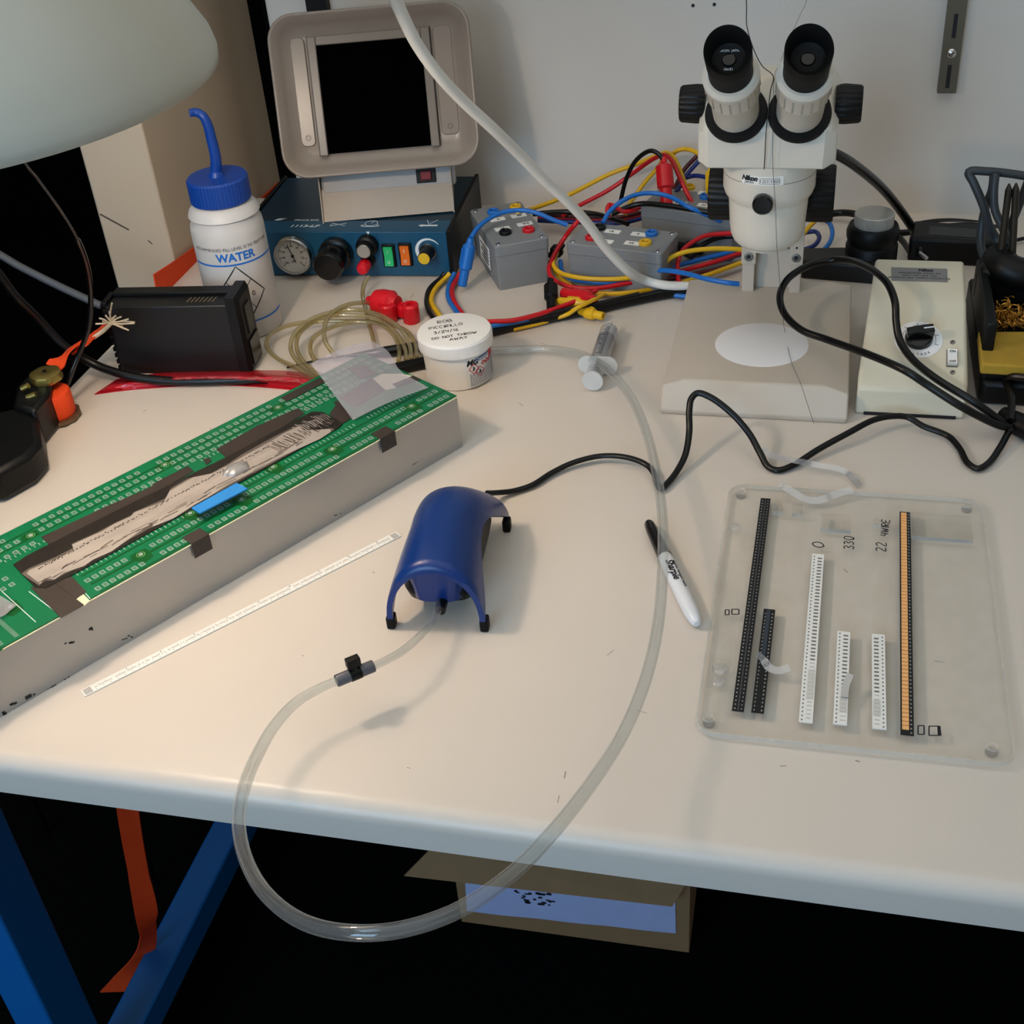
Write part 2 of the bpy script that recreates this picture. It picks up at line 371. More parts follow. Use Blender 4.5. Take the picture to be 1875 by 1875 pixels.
# orange strap hanging below the bench end
M_STRAP = pm('orange_webbing', '#e0430c', .75, var=.12, scale=500, bump=.4, bscale=1800)
pts = [TY(232, 1470, .80), TY(241, 1530, .80), TY(254, 1600, .80), TY(266, 1660, .80), TY(271, 1700, .80), TY(264, 1745, .80), TY(225, 1795, .80), TY(178, 1845, .80), TY(140, 1885, .80)]
sd = [(1, 0, 0), (1, 0, .1), (1, 0, .15), (1, .5, .1), (.3, 1, 0), (.5, .6, -.5), (.6, .3, -.75), (.6, .2, -.75), (.6, .2, -.75)]
tag(MB().strip(spline(pts, 6), [Vector(sd[min(i // 6, 8)]).lerp(Vector(sd[min(i // 6 + 1, 8)]), (i % 6) / 6) for i in range(len(spline(pts, 6)))], .026, .0016).build('hanging_strap', M_STRAP, angle=30), 'orange webbing strap hanging twisted under the bench front edge', 'strap')

# cardboard box on the floor below
M_CARD = pm('brown_cardboard', '#8a6b4a', .85, var=.1, scale=40, bump=.15, bscale=500)
A = T(845, 1688, FLOORZ); B = T(1262, 1745, FLOORZ); wd = (B - A).length
cb = thing('cardboard_box', 'open cardboard box with a pale printed label on the floor under the bench', 'box', A, atan2((B - A).y, (B - A).x))
bh = .150
m = MB(); m.box(0, wd, 0, .004, 0, bh); m.box(0, wd, .216, .22, 0, bh); m.box(0, .004, .004, .216, 0, bh); m.box(wd - .004, wd, .004, .216, 0, bh); m.box(.004, wd - .004, .004, .216, 0, .004)
m.build('carton', M_CARD, cb, bevel=.001)
fa, fb = loc_of(cb, TY(741, 1601, A.y - .022)), loc_of(cb, TY(1231, 1657, A.y - .022))
up_ = Vector((0, -.0026, 0)); q = [fa, fb, Vector((wd, -.0005, bh)), Vector((-.02, -.0005, bh))]
MB().add(q + [p + up_ for p in q], [(0, 1, 2, 3), (7, 6, 5, 4), (0, 4, 5, 1), (1, 5, 6, 2), (2, 6, 7, 3), (3, 7, 4, 0)]).build('flap', M_CARD, cb)
lq = [loc_of(cb, TY(*p, A.y - .001)) for p in ((855, 1668), (1237, 1713), (1236, 1655), (851, 1603))]
def lfn(u, v):
    p = lq[0].lerp(lq[1], u).lerp(lq[3].lerp(lq[2], u), v); return (p.x, -.0012 - .0008 * sin(u * 9) ** 2 - .0006 * sin(v * 8) ** 2, p.z)
lab = MB().sheet(lfn, 24, 6, .0003).build('paper_label', pm('pale_blue_paper', '#aab4dc', .7, var=.08, scale=30), cb)
random.seed(3)
mk = MB()
for k in range(26):
    x = .075 + random.uniform(0, .05); z = .072 + random.uniform(-.012, .012); mk.box(x, x + random.uniform(.002, .007), -.0034, -.0030, z, z + random.uniform(.001, .003))
mk.build('scribble', M_INK, lab)

# ---------------------------------------------------------------- the desk lamp (its own light here)
LC = Vector((-.548, .707, .415))
lamp = thing('desk_lamp', 'white desk lamp with a wide round shade hanging over the bench corner', 'lamp', LC)
M_SHADE = pm('white_lamp_enamel', '#bdbaac', .33, var=.02, scale=10)
KS = 1.02
po = [(.17, 0), (.1705, .006), (.168, .016), (.157, .036), (.141, .058), (.120, .08), (.094, .103), (.07, .122), (.045, .134), (.042, .138), (.042, .20), (0, .203)]
pi_ = [(0, .132), (.040, .130), (.066, .118), (.090, .0995), (.116, .077), (.137, .0555), (.153, .0345), (.1643, .016), (.1672, .006), (.1672, 0)]
MB().lathe([(r_ * KS, z_ * KS) for r_, z_ in po[::-1] + [(.1686, -.0012)] + pi_[::-1]], 96).build('lamp_shade', M_SHADE, lamp, angle=50)
MB().lathe([(0, .130), (.016, .130), (.016, .076), (.013, .074), (0, .074)], 24).build('socket', M_BLACK, lamp)
bulb = MB().lathe([(0, .018), (.011, .020), (.020, .026), (.025, .038), (.022, .052), (.015, .066), (.012, .074), (0, .0745)], 24).build('bulb', pm('lit_bulb_glass', '#fff0dc', .5, emis=('#ffe9d4', LAMP_E)), lamp)
arm = MB().tube(spline([(0, 0, .205), (-.03, -.01, .21), (-.14, -.01, .24), (-.200, -.05, .22)], 6), .007, 12)
arm.tube([(-.200, -.05, .232), (-.200, -.05, -.395)], .008, 12); arm.build('arm', M_SHADE, lamp)
MB().lathe([(0, -.4145), (.012, -.4145), (.012, -.400), (.010, -.385), (0, -.385)], 28, tr(-.200, -.05, 0)).build('clamp_base', M_SHADE, lamp)
# ---------------------------------------------------------------- aluminium bar with the circuit board taped on it
BA = radians(58); C0 = Vector((-.3137, .964, 0))
BH, BW, BL = .054, .134, .495
M_ALU = pm('brushed_aluminium', '#aeaba6', .38, .55, var=.07, scale=14, bump=.1, bscale=300, stretch=(.12, 1, 1))
bar = thing('aluminium_bar', 'long rectangular aluminium bar lying under the green circuit board', 'metal bar', C0, BA)
MB().box(-BL, 0, .001, BW - .001, 0, BH).build('bar_body', M_ALU, bar, bevel=.0008)
M_GRIME = pm('black_grime', '#2a2724', .8, var=.6, scale=500)
random.seed(5)
for k, (a, b, wd) in enumerate([((120, 1178), (135, 1176), .0025), ((165, 1150), (170, 1154), .003), ((40, 1280), (100, 1258), .005), ((20, 1290), (45, 1283), .003), ((88, 1262), (130, 1243), .002), ((612, 944), (625, 940), .0015), ((235, 1164), (245, 1168), .0014), ((5, 1305), (10, 1308), .003), ((755, 852), (765, 846), .0012), ((222, 1172), (232, 1169), .0012)]):
    nrm = MW[bar].to_3x3() @ Vector((0, 1, 0)); A = TP(*a, MW[bar] @ Vector((0, .0008, 0)), nrm); B = TP(*b, MW[bar] @ Vector((0, .0008, 0)), nrm)
    A = loc_of(bar, A); B = loc_of(bar, B); mm = MB()
    for j in range(5):
        u = random.random(); p = A.lerp(B, u); q = random.uniform(.3, 1) * wd / 2
        mm.box(p.x - q * random.uniform(.4, 1.4), p.x + q, p.y - .0001, p.y + .0003, max(.0003, p.z - q * .7), max(.0009, p.z + q * .6))
    mm.build('stain', M_GRIME, bar)
PZ = BH + .0016
def LB(px, py, z=PZ):
    p = loc_of(bar, T(px, py, z)); return (p.x, p.y)
def C1(x, y): return (x / 5.86, 880 + y / 5.86)
def C2(x, y): return (280 + x / 5.208, 740 + y / 5.208)
def C3(x, y): return (480 + x / 5.86, 640 + y / 5.86)
def poly(fn, pts, z=PZ): return [LB(*fn(*p), z) for p in pts]
M_PCB = pm('green_solder_mask', '#0a6a42', .33, var=.1, scale=25)
M_PCBD = pm('dark_green_solder_mask', '#08501f', .33, var=.12, scale=40)
M_PCBE = pm('board_edge_fibreglass', '#d8d6b8', .6, var=.06, scale=200)
M_PAD = pm('tinned_pad', '#a3b5a8', .35, .3, var=.15, scale=300)
M_PADIN = pm('pad_centre', '#4d7f66', .4, .1, var=.15, scale=300)
M_TAPE = pm('dark_masking_tape', '#352c27', .55, var=.12, scale=60, bump=.25, bscale=900)
pcb = thing('circuit_board', 'long green circuit board with rows of pads and smeared grey paste', 'circuit board', MW[bar] @ Vector((0, 0, BH)), BA)
def bx(px): return px
MB().box(-BL, -.0005, 0, BW, 0, .0004).build('board_core', M_PCBE, pcb)
MB().box(-BL, -.0005, .0012, BW, .00042, .0016).build('solder_mask', M_PCB, pcb)
Z = .0016
# darker copper bands between the rows
for v, hw, z0 in ((.0145, .0016, -.37), (.0300, .0012, -.37), (.1195, .0012, -.49), (.1085, .0012, -.49), (.0012, .0010, -.37)):
    MB().box(z0, -.002, v + .0006, v + hw * 2, Z, Z + .00012).build('copper_trace', M_PCBD, pcb)
def ring_mesh():
    m = MB(); a, b, hy = .0021, .00135, .0026
    m.box(-a, a, hy - .0007, hy, 0, .0002); m.box(-a, a, -hy, -hy + .0007, 0, .0002); m.box(-a, -b, -hy, hy, 0, .0002); m.box(b, a, -hy, hy, 0, .0002); return m.mesh('solder_pad', M_PAD, 0)
PADME = ring_mesh()
CMBME = MB().box(-.00035, .00035, -.0024, .0024, 0, .0002).mesh('pad_finger', M_PAD, 0)
def inside(p, pg):
    c = False; n = len(pg)
    for i in range(n):
        (x1, y1), (x2, y2) = pg[i], pg[i - 1]
        if (y1 > p[1]) != (y2 > p[1]) and p[0] < (x2 - x1) * (p[1] - y1) / (y2 - y1) + x1: c = not c
    return c
STEN = [(-.401, .0465), (-.3985, .087), (-.385, .0895), (-.30, .0875), (-.20, .083), (-.12, .0845), (-.1035, .084), (-.098, .076), (-.098, .046), (-.105, .0425), (-.2, .0405), (-.30, .0385), (-.372, .0375), (-.396, .0385)]
tapes_px = [(C1, [(440, 605), (555, 715), (1205, 395), (1190, 345), (1090, 300)]), (C1, [(1090, 300), (1210, 390), (1758, 130), (1758, 0), (1480, 130)]),
            (C2, [(0, 760), (0, 860), (390, 640), (335, 590)]), (C2, [(480, 530), (510, 580), (560, 545), (535, 510)]),
            (C2, [(605, 430), (705, 515), (1130, 285), (1010, 200)]), (C2, [(1010, 205), (1130, 285), (1450, 90), (1380, 40)]),
            (C3, [(195, 520), (270, 560), (680, 350), (620, 305)]), (C3, [(720, 700), (860, 800), (975, 730), (820, 560)]), (C3, [(770, 570), (800, 620), (850, 600), (815, 550)]), (C3, [(915, 205), (1090, 165), (1240, 262), (1060, 325)]), (C3, [(830, 520), (1175, 310), (1320, 440), (1000, 630)]), (C3, [(1400, 375), (1625, 285), (1700, 330), (1450, 410)])]
TAPES = [poly(f, p, PZ + .0003) for f, p in tapes_px]
GAP = [(-.4065, -.0005), (-.3765, -.0005), (-.3765, .046), (-.403, .046)]
npad = [0]; rest = MB(); padspots = []
def pad_row(u0, u1, pitch, v, gaps):
    k = 0; u = u0
    while u < u1:
        if not any(a < u < b for a, b in gaps) and not inside((u, v), STEN) and not any(inside((u, v), t) for t in TAPES) and not inside((u, v), GAP): padspots.append((u, v))
        u += pitch
G1 = [(-.335, -.322), (-.2325, -.2235), (-.137, -.122), (-.30, -.272), (-.090, -.0725), (-.037, -.031)]
pad_row(-.3693, -.004, .00645, .0074, [(-.328, -.314), (-.2325, -.2235), (-.137, -.122), (-.2885, -.269), (-.094, -.0725), (-.040, -.031)])
pad_row(-.3693, -.004, .00645, .0228, [(-.331, -.317), (-.236, -.2215), (-.139, -.1245), (-.046, -.033)])
pad_row(-.485, -.004, .0074, .1248, [(-.382, -.364), (-.256, -.243), (-.118, -.108)])
pad_row(-.485, -.004, .0074, .1145, [(-.378, -.364), (-.247, -.234), (-.124, -.112)])
pad_row(-.485, -.25, .0074, .1020, [(-.37, -.32)])
pad_row(-.235, -.004, .0074, .1038, [])
pad_row(-.125, -.004, .0074, .0930, [])
pad_row(-.485, -.405, .0074, .0760, []); pad_row(-.485, -.405, .0074, .0650, [])
for (u, v) in padspots[:290]: inst('solder_pad', PADME, pcb, tr(u, v, Z))
for (u, v) in padspots[290:]:
    a, b, hy = .0021, .00135, .0026; mm = tr(u, v, Z)
    rest.box(-a, a, hy - .0007, hy, 0, .0002, mm); rest.box(-a, a, -hy, -hy + .0007, 0, .0002, mm); rest.box(-a, -b, -hy, hy, 0, .0002, mm); rest.box(b, a, -hy, hy, 0, .0002, mm)
if rest.v: tag(rest.build('small_pads', M_PAD, pcb, angle=0), kind='stuff')
comb = MB(); pin = MB()
u = -.3708
while u < -.006:
    if not any(a < u < b for a, b in ((-.272, -.262), (-.215, -.225), (-.185, -.17), (-.09, -.08))): comb.box(u - .0004, u + .0004, .0345, .0385, Z, Z + .0002)
    u += .00420
for v0, v1, ua, ub in ((.0955, .099, -.40, -.24), (.0955, .099, -.215, -.06)):
    u = ua
    while u < ub:
        if not any(inside((u, (v0 + v1) / 2), t) for t in TAPES): comb.box(u - .0004, u + .0004, v0, v1, Z, Z + .0002)
        u += .0042
for v in (.016, .0315):
    for k in range(26): comb.box(-.452 + 0 * k + (.0 if v < .02 else .012), -.4485 + (.0 if v < .02 else .012), .004 + k * .0017, .0046 + k * .0017, Z, Z + .0002)
tag(comb.build('fine_pads', M_PAD, pcb, angle=0), kind='stuff')
for (u, v) in padspots: pin.box(u - .0013, u + .0013, v - .0018, v + .0018, Z, Z + .0001)
tag(pin.build('pad_centres', M_PADIN, pcb, angle=0), kind='stuff')
for (u, v) in ((-.3695, .1137), (-.3244, .0192), (-.2279, .0192), (-.1312, .0202), (-.2399, .1169), (-.0395, .0200), (-.118, .117), (-.1815, .0385), (-.2672, .0365), (-.425, .040), (-.458, .0085)):
    MB().prism([(u - .009, v - .0008), (u - .004, v - .012 if v < .1 else v - .004), (u + .006, v - .010 if v < .1 else v - .004), (u + .007, v + .0045), (u - .006, v + .0055)], Z, Z + .00013).build('copper_patch', M_PCBD, pcb)
    o = MB().lathe([(.0036, Z + .0001), (.0036, Z + .0003), (.0030, Z + .0003), (.0030, Z + .0001)], 20, tr(u, v, 0)).build('via_ring', pm('green_lacquer_ring', '#6a9a5a', .4, var=.1), pcb)
    MB().cyl(.0019, Z + .0001, Z + .0004, 16, tr(u, v, 0)).build('via_pad', M_PAD, pcb)
# white painted board lines at the near end
for a, b in ((C1(0, 1170), C1(385, 1520)), (C1(310, 1190), C1(600, 1410)), (C1(770, 1045), C1(970, 1270))):
    A = Vector(LB(*a) + (Z + .0001,)); B = Vector(LB(*b) + (Z + .0001,)); MB().strip([A, B], Vector((-(B - A).y, (B - A).x, 0)), .0006, .0002).build('print_line', M_INKW, pcb)
# tapes, stencil plate and paste
for k, pg in enumerate(TAPES): MB().prism(pg, Z + .00012 + k * .00006, Z + .00035 + k * .00006).build('tape_patch', M_TAPE, pcb)
g1 = poly(C1, [(330, 1150), (655, 1480), (905, 1340), (600, 1115)]); g2 = poly(C1, [(600, 1112), (815, 1275), (930, 1200), (770, 1035), (700, 1060)])
MB().prism(g1, Z + .0003, Z + .0006).build('tape_patch', M_TAPE, pcb); MB().prism(g2, Z + .0005, Z + .0008).build('tape_patch', M_TAPE, pcb)
MB().prism(poly(C1, [(820, 1278), (905, 1350), (965, 1290), (890, 1215)]), Z + .0001, Z + .0004).build('bare_corner', M_PCBE, pcb)
M_STEN = pm('smeared_stencil_steel', '#4a443e', .3, .75, var=.2, scale=90, bump=.1)
sten = MB().prism(STEN, Z + .0008, Z + .0011).build('stencil_plate', M_STEN, pcb)
M_PASTE = pm('grey_solder_paste', '#a59c95', .5, .15, var=.30, scale=110, bump=.5, bscale=500, stretch=(.22, 1, 1), detail=6)
pz = PZ + .0012
paste = [C1(285, 1000), C1(320, 960), C1(640, 830), C1(790, 745), C1(775, 690), C1(1100, 545), C1(1230, 465), C1(1400, 390), C1(1450, 340), C1(1758, 230), C2(160, 830), C2(380, 700), C2(560, 665), C2(690, 600), C2(900, 480), C2(1100, 370), C2(1250, 280), C2(1400, 210), C2(1440, 250), C2(1560, 250), C2(1690, 235), C2(1700, 265), C2(1600, 330), C2(1250, 490), C2(1000, 620), C2(870, 690), C2(700, 780), C2(560, 870), C2(400, 960), C2(200, 1090), C2(0, 1170), C1(1640, 450), C1(1480, 560), C1(1200, 760), C1(1000, 850), C1(900, 920), C1(690, 990), C1(590, 1060), C1(480, 1050), C1(430, 1110)]
cpx = sum(q[0] for q in paste) / len(paste); random.seed(21)
smr = []
for q in paste:
    l_ = LB(*q, pz); mid_v = .064 - .02 * 0 ; dv = 1 if l_[1] > .0615 - (l_[0] + .25) * -.02 else -1
    smr.append((l_[0] + random.uniform(-.004, .004), min(.084, max(.0425, l_[1] + dv * random.uniform(.0008, .0045)))))
MB().prism(smr, Z + .0011, Z + .0013).build('thin_smear', pm('thin_paste_smear', '#746a62', .4, .4, var=.3, scale=120, stretch=(.2, 1, 1), detail=6), pcb)
pst = MB().prism([LB(*q, pz) for q in paste], Z + .0011, Z + .0016).build('solder_paste_smear', M_PASTE, pcb, bevel=.0003)
random.seed(11)
ap = MB()
Aa = Vector(LB(*C1(420, 950), pz)); Bb = Vector(LB(*C2(1120, 400), pz)); nA = 150
for k in range(nA):
    p = Aa.lerp(Bb, k / nA); off = random.uniform(-.0012, .0012)
    if random.random() < .8: ap.box(p.x - .0004, p.x + .0005 * random.uniform(.5, 1.2), p.y + off - .0006, p.y + off + .0007 * random.uniform(.3, 1.6), Z + .0016, Z + .0018)
tag(ap.build('stencil_openings', M_INK, pst, angle=0), kind='stuff')
sm = MB()
for k in range(46):
    u = -.397 + k * .0062 + random.uniform(-.003, .003); v = .0475 + random.uniform(-.003, .004); ln = random.uniform(.006, .018); tl = random.uniform(-.0012, .0014)
    if u + ln < -.14: sm.strip([(u, v, Z + .0017), (u + ln * .5, v + tl, Z + .0017), (u + ln, v + tl * 1.5, Z + .0017)], Vector((0, 1, 0)), random.uniform(.0004, .0013), .0002)
for k in range(34):
    u = -.165 + k * .0018 + random.uniform(-.001, .001); sm.strip([(u, .066 + random.uniform(-.003, .006), Z + .0018), (u + .001, .058, Z + .0018), (u + random.uniform(-.0005, .003), .051 + random.uniform(-.002, .004), Z + .0018)], Vector((1, 0, 0)), random.uniform(.0003, .0012), .0002)
tag(sm.build('squeegee_streaks', pm('dark_paste_streak', '#6b6058', .5, .2, var=.3, scale=200), pst, angle=0), kind='stuff')
hl = MB()
for k in range(16):
    u = -.135 + k * .0022; hl.strip([(u, .074 + random.uniform(-.004, .003), Z + .0021), (u + .0016, .067, Z + .0021), (u + .001, .060 + random.uniform(-.003, .003), Z + .0021)], Vector((1, 0, 0)), random.uniform(.0002, .0008), .0002)
hl.build('paste_ridges', M_PASTE, pst, angle=0)
MB().prism(poly(C3, [(1185, 312), (1290, 262), (1500, 262), (1620, 285), (1395, 375), (1440, 410), (1325, 438)]), Z + .0001, Z + .00022).build('bare_patch', M_PCBE, pcb)
cb_ = LB(432, 857, pz + .002)
M_BLOB = pm('wet_solder_paste', '#9c9a9a', .35, .35, var=.12, scale=200, bump=.6, bscale=300)
bl = MB().lathe([(0, .0050), (.0035, .0046), (.0072, .0034), (.0100, .0017), (.0108, 0), (0, 0)], 40, tr(cb_[0], cb_[1], Z + .0015) @ Matrix.Diagonal((1.15, .85, 1, 1)), wob=lambda i, n: 1 + .06 * sin(5 * 2 * pi * i / n) + .04 * sin(11 * 2 * pi * i / n)).build('paste_blob', M_BLOB, pcb)
# black tape clips over the front edge
for a, b, c, d, e, f in (((332, 978), (365, 966), (387, 977), (361, 1005), (388, 997), (359, 988)), ((690, 793), (722, 781), (737, 791), (707, 815), (735, 801), (703, 803))):
    uu = [LB(*a)[0], LB(*c)[0]]; hw = .0085; uc = (LB(*e)[0] + LB(*f)[0]) / 2 - .0 
    m = MB(); m.box(uc - hw, uc + hw, -.0008, .012, Z + .0003, Z + .0007); m.box(uc - hw, uc + hw, -.0013, -.0008, -.0125, Z + .0007); m.build('tape_clip', M_TAPE, pcb, bevel=.0003)

# blue tape piece standing on the paste
q = [C2(370, 1000), C2(450, 1050), C2(905, 815), C2(800, 760)]
bz = [.0045, .0065, .0065, .0045]
W = [T(*p, BH + .0035 + z) for p, z in zip(q, bz)]
m = MB(); up = Vector((0, 0, .0012)); m.add([x for x in W] + [x + up for x in W], [(0, 3, 2, 1), (4, 5, 6, 7), (0, 1, 5, 4), (1, 2, 6, 5), (2, 3, 7, 6), (3, 0, 4, 7)])
tag(m.build('squeegee_blade', pm('light_blue_plastic', '#2f86d2', .4, var=.04, scale=200, bump=.1), None), 'small light blue plastic blade lying on the grey paste of the board', 'plastic blade')
# frosted film sheet hanging over the far end of the board
F = [C3(525, 150), C3(1180, -90), C3(1750, 420), C3(975, 755)]
fz = [BH + .014, BH + .016, BH + .010, BH + .004]
Fc = [T(*p, z) for p, z in zip(F, fz)]
def film(u, v):
    p = (Fc[0].lerp(Fc[1], u)).lerp(Fc[3].lerp(Fc[2], u), v); bow = .006 * sin(pi * u) * (1 - .4 * v); edge = .0035 * sin(v * 7.5) * u ** 3
    d = (Fc[1] - Fc[0]).normalized(); return p + Vector((0, 0, bow * .6)) + d * edge
tag(MB().sheet(film, 20, 20, .0004).build('plastic_film', M_FILM, angle=60), 'square of frosted translucent film draped over the far end of the circuit board', 'plastic film')
S_ = [C1(-60, 1190), C1(0, 1235), C1(175, 1340), C1(60, 1440), C1(-60, 1500)]
m = MB(); Ws = [T(*p, PZ + .0025) for p in S_]; n = len(Ws); m.add([p for p in Ws] + [p + Vector((0, 0, .0004)) for p in Ws], [tuple(range(n)), tuple(range(2 * n - 1, n - 1, -1))] + [(i, (i + 1) % n, n + (i + 1) % n, n + i) for i in range(n)])
tag(m.build('film_scrap', M_FILM), 'small scrap of clear film on the near end of the circuit board', 'plastic film')

# ---------------------------------------------------------------- thin white ruler
A = T(148, 1266); B = T(725, 975); C = T(156, 1277); wr = .0085; ln = (B - A).length
rul = thing('ruler', 'thin white ruler strip with fine grey markings beside the aluminium bar', 'ruler', C, atan2((B - A).y, (B - A).x))
MB().box(0, ln, 0, wr, .0002, .0012).build('strip', pm('white_ruler_plastic', '#e9e7e2', .35, var=.02), rul, bevel=.0002)
mk = MB(); random.seed(2)
for k in range(int(ln / .0011)):
    x = .008 + k * .0011
    if x > ln - .008: break
    h = .0018 if k % 5 else .0026
    if random.random() < .8: mk.box(x, x + .00035, wr * .40, wr * .40 + h, .0012, .0013)
for k in range(int(ln / .0058)): mk.box(.01 + k * .0058, .0105 + k * .0058, wr * .16, wr * .16 + .0007, .0012, .0013)
tag(mk.build('graduation', pm('grey_print', '#77736e', .6, var=.3, scale=600), rul, angle=0), kind='stuff')
for x in (.0012, ln - .0072):
    m = MB()
    for k in range(5): m.box(x, x + .006, .0009 + k * .0014, .0016 + k * .0014, .0012, .0013)
    m.build('end_grid', pm('grey_print', '#77736e', .6), rul, angle=0)
for k in range(1, 30):
    if k % 3 == 0: text(str(k), .0026, pm('grey_print', '#77736e', .6), rul, tr(.008 + k * .0096, wr * .82, .0012))
def cylpatch(mb, r, a0, a1, z0, z1, n=16, th=.0003):
    """thin curved panel on a cylinder (angles in degrees, 0 = -Y side)"""
    vs = []
    for k in range(n + 1):
        a = radians(a0 + (a1 - a0) * k / n)
        for rr in (r, r + th):
            for z in (z0, z1): vs.append((rr * sin(a), -rr * cos(a), z))
    fs = []
    for k in range(n):
        b = k * 4; c = b + 4
        fs += [(b + 2, c + 2, c + 3, b + 3), (b, b + 1, c + 1, c), (b + 1, b + 3, c + 3, c + 1), (b, c, c + 2, b + 2)]
    fs += [(0, 2, 3, 1), (n * 4, n * 4 + 1, n * 4 + 3, n * 4 + 2)]
    return mb.add(vs, fs)
def cylline(mb, r, pts, wd, th=.0002):
    """line drawn on a cylinder: pts are (arc degrees, z)"""
    P_ = []
    for (a, z), (b, y) in zip(pts, pts[1:]):
        for k in range(6): P_.append((a + (b - a) * k / 6, z + (y - z) * k / 6))
    P_.append(pts[-1]); Q = [Vector((r * sin(radians(a)), -r * cos(radians(a)), z)) for a, z in P_]; n = len(Q); sd = []
    for i in range(n):
        t = (Q[min(i + 1, n - 1)] - Q[max(i - 1, 0)]).normalized(); o = Vector((Q[i].x, Q[i].y, 0)).normalized(); sd.append(t.cross(o))
    return mb.strip(Q, sd, wd, th)
def cyltext(body, size, mat, parent, r, ang, z, **k):
    return text(body, size, mat, parent, Matrix.Rotation(radians(ang), 4, 'Z') @ tr(0, -r, z) @ rot('X', 90), wrap=r, **k)

# ---------------------------------------------------------------- wash bottle
bp = T(455, 596); bot = thing('wash_bottle', 'white squeeze wash bottle of water with a blue screw cap and bent blue spout', 'bottle', bp)
R = .0392
M_BOT = pm('translucent_white_polyethylene', '#d6d3d0', .38, var=.03, scale=20, trans=.12)
MB().lathe([(0, 0), (R - .003, 0), (R, .003), (R, .118), (R - .0008, .126), (R - .004, .1335), (R - .004, .1345), (R - .001, .1365), (R - .003, .142), (.031, .1475), (.0285, .149), (.0285, .152), (0, .152)], 64).build('bottle_body', M_BOT, bot, angle=50)
M_CAPB = pm('blue_cap_plastic', '#123f93', .34, var=.05)
cap = MB().lathe([(.0305, .1495), (.0318, .151), (.0318, .1735), (.0300, .1755), (0, .1755)], 150, wob=lambda i, n: 1 + (0 if i % 3 == 0 else .016)).build('cap', M_CAPB, bot, angle=25)
MB().lathe([(.0085, .1755), (.0075, .179), (.006, .181), (0, .181)], 24).build('spout_collar', M_CAPB, cap)
sp = [bp + Vector((0, 0, .178)), TY(395, 290, bp.y), TY(386, 250, bp.y), TY(380, 228, bp.y), TY(371, 212, bp.y), TY(359, 206, bp.y), TY(347, 207, bp.y - .004)]
MB().tube(spline([loc_of(bot, p) for p in sp], 8), [.0062 - .0022 * (i / 48) for i in range(49)], 14).build('spout', M_CAPB, bot, angle=60)
M_BPR = pm('blue_print', '#1568c0', .5, var=.05)
FA = 28
for z in (.0905, .0225): cylpatch(MB(), R + .00005, FA - 75, FA + 75, z - .0009, z + .0009, 30).build('blue_line', M_BPR, bot)
cyltext('WATER', .0125, M_BPR, bot, R + .0001, FA + 3, .0985, bold=.0004)
cyltext('RECOMMENDED FILL LEVEL IS TO TEXT LINE', .0046, M_INK, bot, R + .0001, FA, .108)
m = MB(); cz = .0545; hw = 40; hh = .034; cc = FA - 1
cylline(m, R + .0001, [(cc - hw, cz), (cc, cz + hh), (cc + hw, cz), (cc, cz - hh), (cc - hw, cz)], .0013)
cylline(m, R + .0001, [(cc - hw / 2, cz + hh / 2), (cc + hw / 2, cz - hh / 2)], .0007); cylline(m, R + .0001, [(cc + hw / 2, cz + hh / 2), (cc - hw / 2, cz - hh / 2)], .0007)
m.build('hazard_diamond', M_INK, bot, angle=0)
for da, dz in ((-20, 0), (20, 0), (0, 1)): cyltext('0', .008, M_INK, bot, R + .0001, cc + da, cz + dz * .013)

# ---------------------------------------------------------------- white jar with handwriting on the lid
jp = T(841, 688); jar = thing('solder_paste_jar', 'round white plastic jar with handwriting on its screw lid', 'jar', jp)
MB().lathe([(0, 0), (.031, 0), (.0325, .0015), (.0345, .036), (.0345, .040), (0, .040)], 64).build('jar_body', M_WHITE, jar)
lid = MB().lathe([(.0355, .0375), (.0378, .0385), (.0380, .0505), (.0365, .0530), (.0345, .0535), (0, .0535)], 120, wob=lambda i, n: 1 + (.003 if i % 2 else 0)).build('lid', M_WHITE, jar, angle=30)
JF = 17.8; lr = radians(JF + 9)
for k, (s, x, y, h) in enumerate([('ROB', -.014, .017, .0062), ('PICCIRILLO', -.024, .0065, .0052), ('3/24/16', -.021, -.0045, .0052), ('DO NOT THROW', -.0245, -.0160, .0044), ('AWAY', -.008, -.0235, .0046)]):
    handwriting(s, h, M_INK, lid, Matrix.Rotation(radians(JF - 8 + 14), 4, 'Z') @ tr(x, y, .0536), wd=.00075, sp=.24)
lab = cylpatch(MB(), .0338, JF + 14, JF + 150, .003, .0365, 30, .0009).build('label', M_PAPER, jar)
lr_ = .0348
cylpatch(MB(), lr_, JF + 30, JF + 62, .0305, .0345, 8).build('blue_band', pm('dark_blue_print', '#33437c', .6, var=.2, scale=400), lab)
cyltext('MG', .0085, M_INK, lab, lr_ + .0001, JF + 24, .0305, shear=.3, bold=.0003); cyltext('Chemicals', .0048, M_INKW, lab, lr_ + .0004, JF + 46, .0325)
M_RPR = pm('red_print', '#b8323f', .6, var=.2)
for a, z in ((JF + 26, .0235), (JF + 38, .0185)):
    m = MB(); q = 9; cylline(m, lr_ + .0002, [(a - q, z), (a, z + .0055), (a + q, z), (a, z - .0055), (a - q, z)], .0007); m.build('hazard_mark', M_RPR, lab, angle=0)
    m = MB(); cylline(m, lr_ + .0002, [(a - 2, z - .002), (a + 1, z), (a - 1, z + .002)], .0016); m.build('hazard_symbol', M_INK, lab, angle=0)
m = MB()
for k in range(3): cylline(m, lr_ + .0002, [(JF + 42 + k * 9, .0260), (JF + 46 + k * 9, .0285), (JF + 50 + k * 9, .0260), (JF + 46 + k * 9, .0240), (JF + 42 + k * 9, .0260)], .0011)
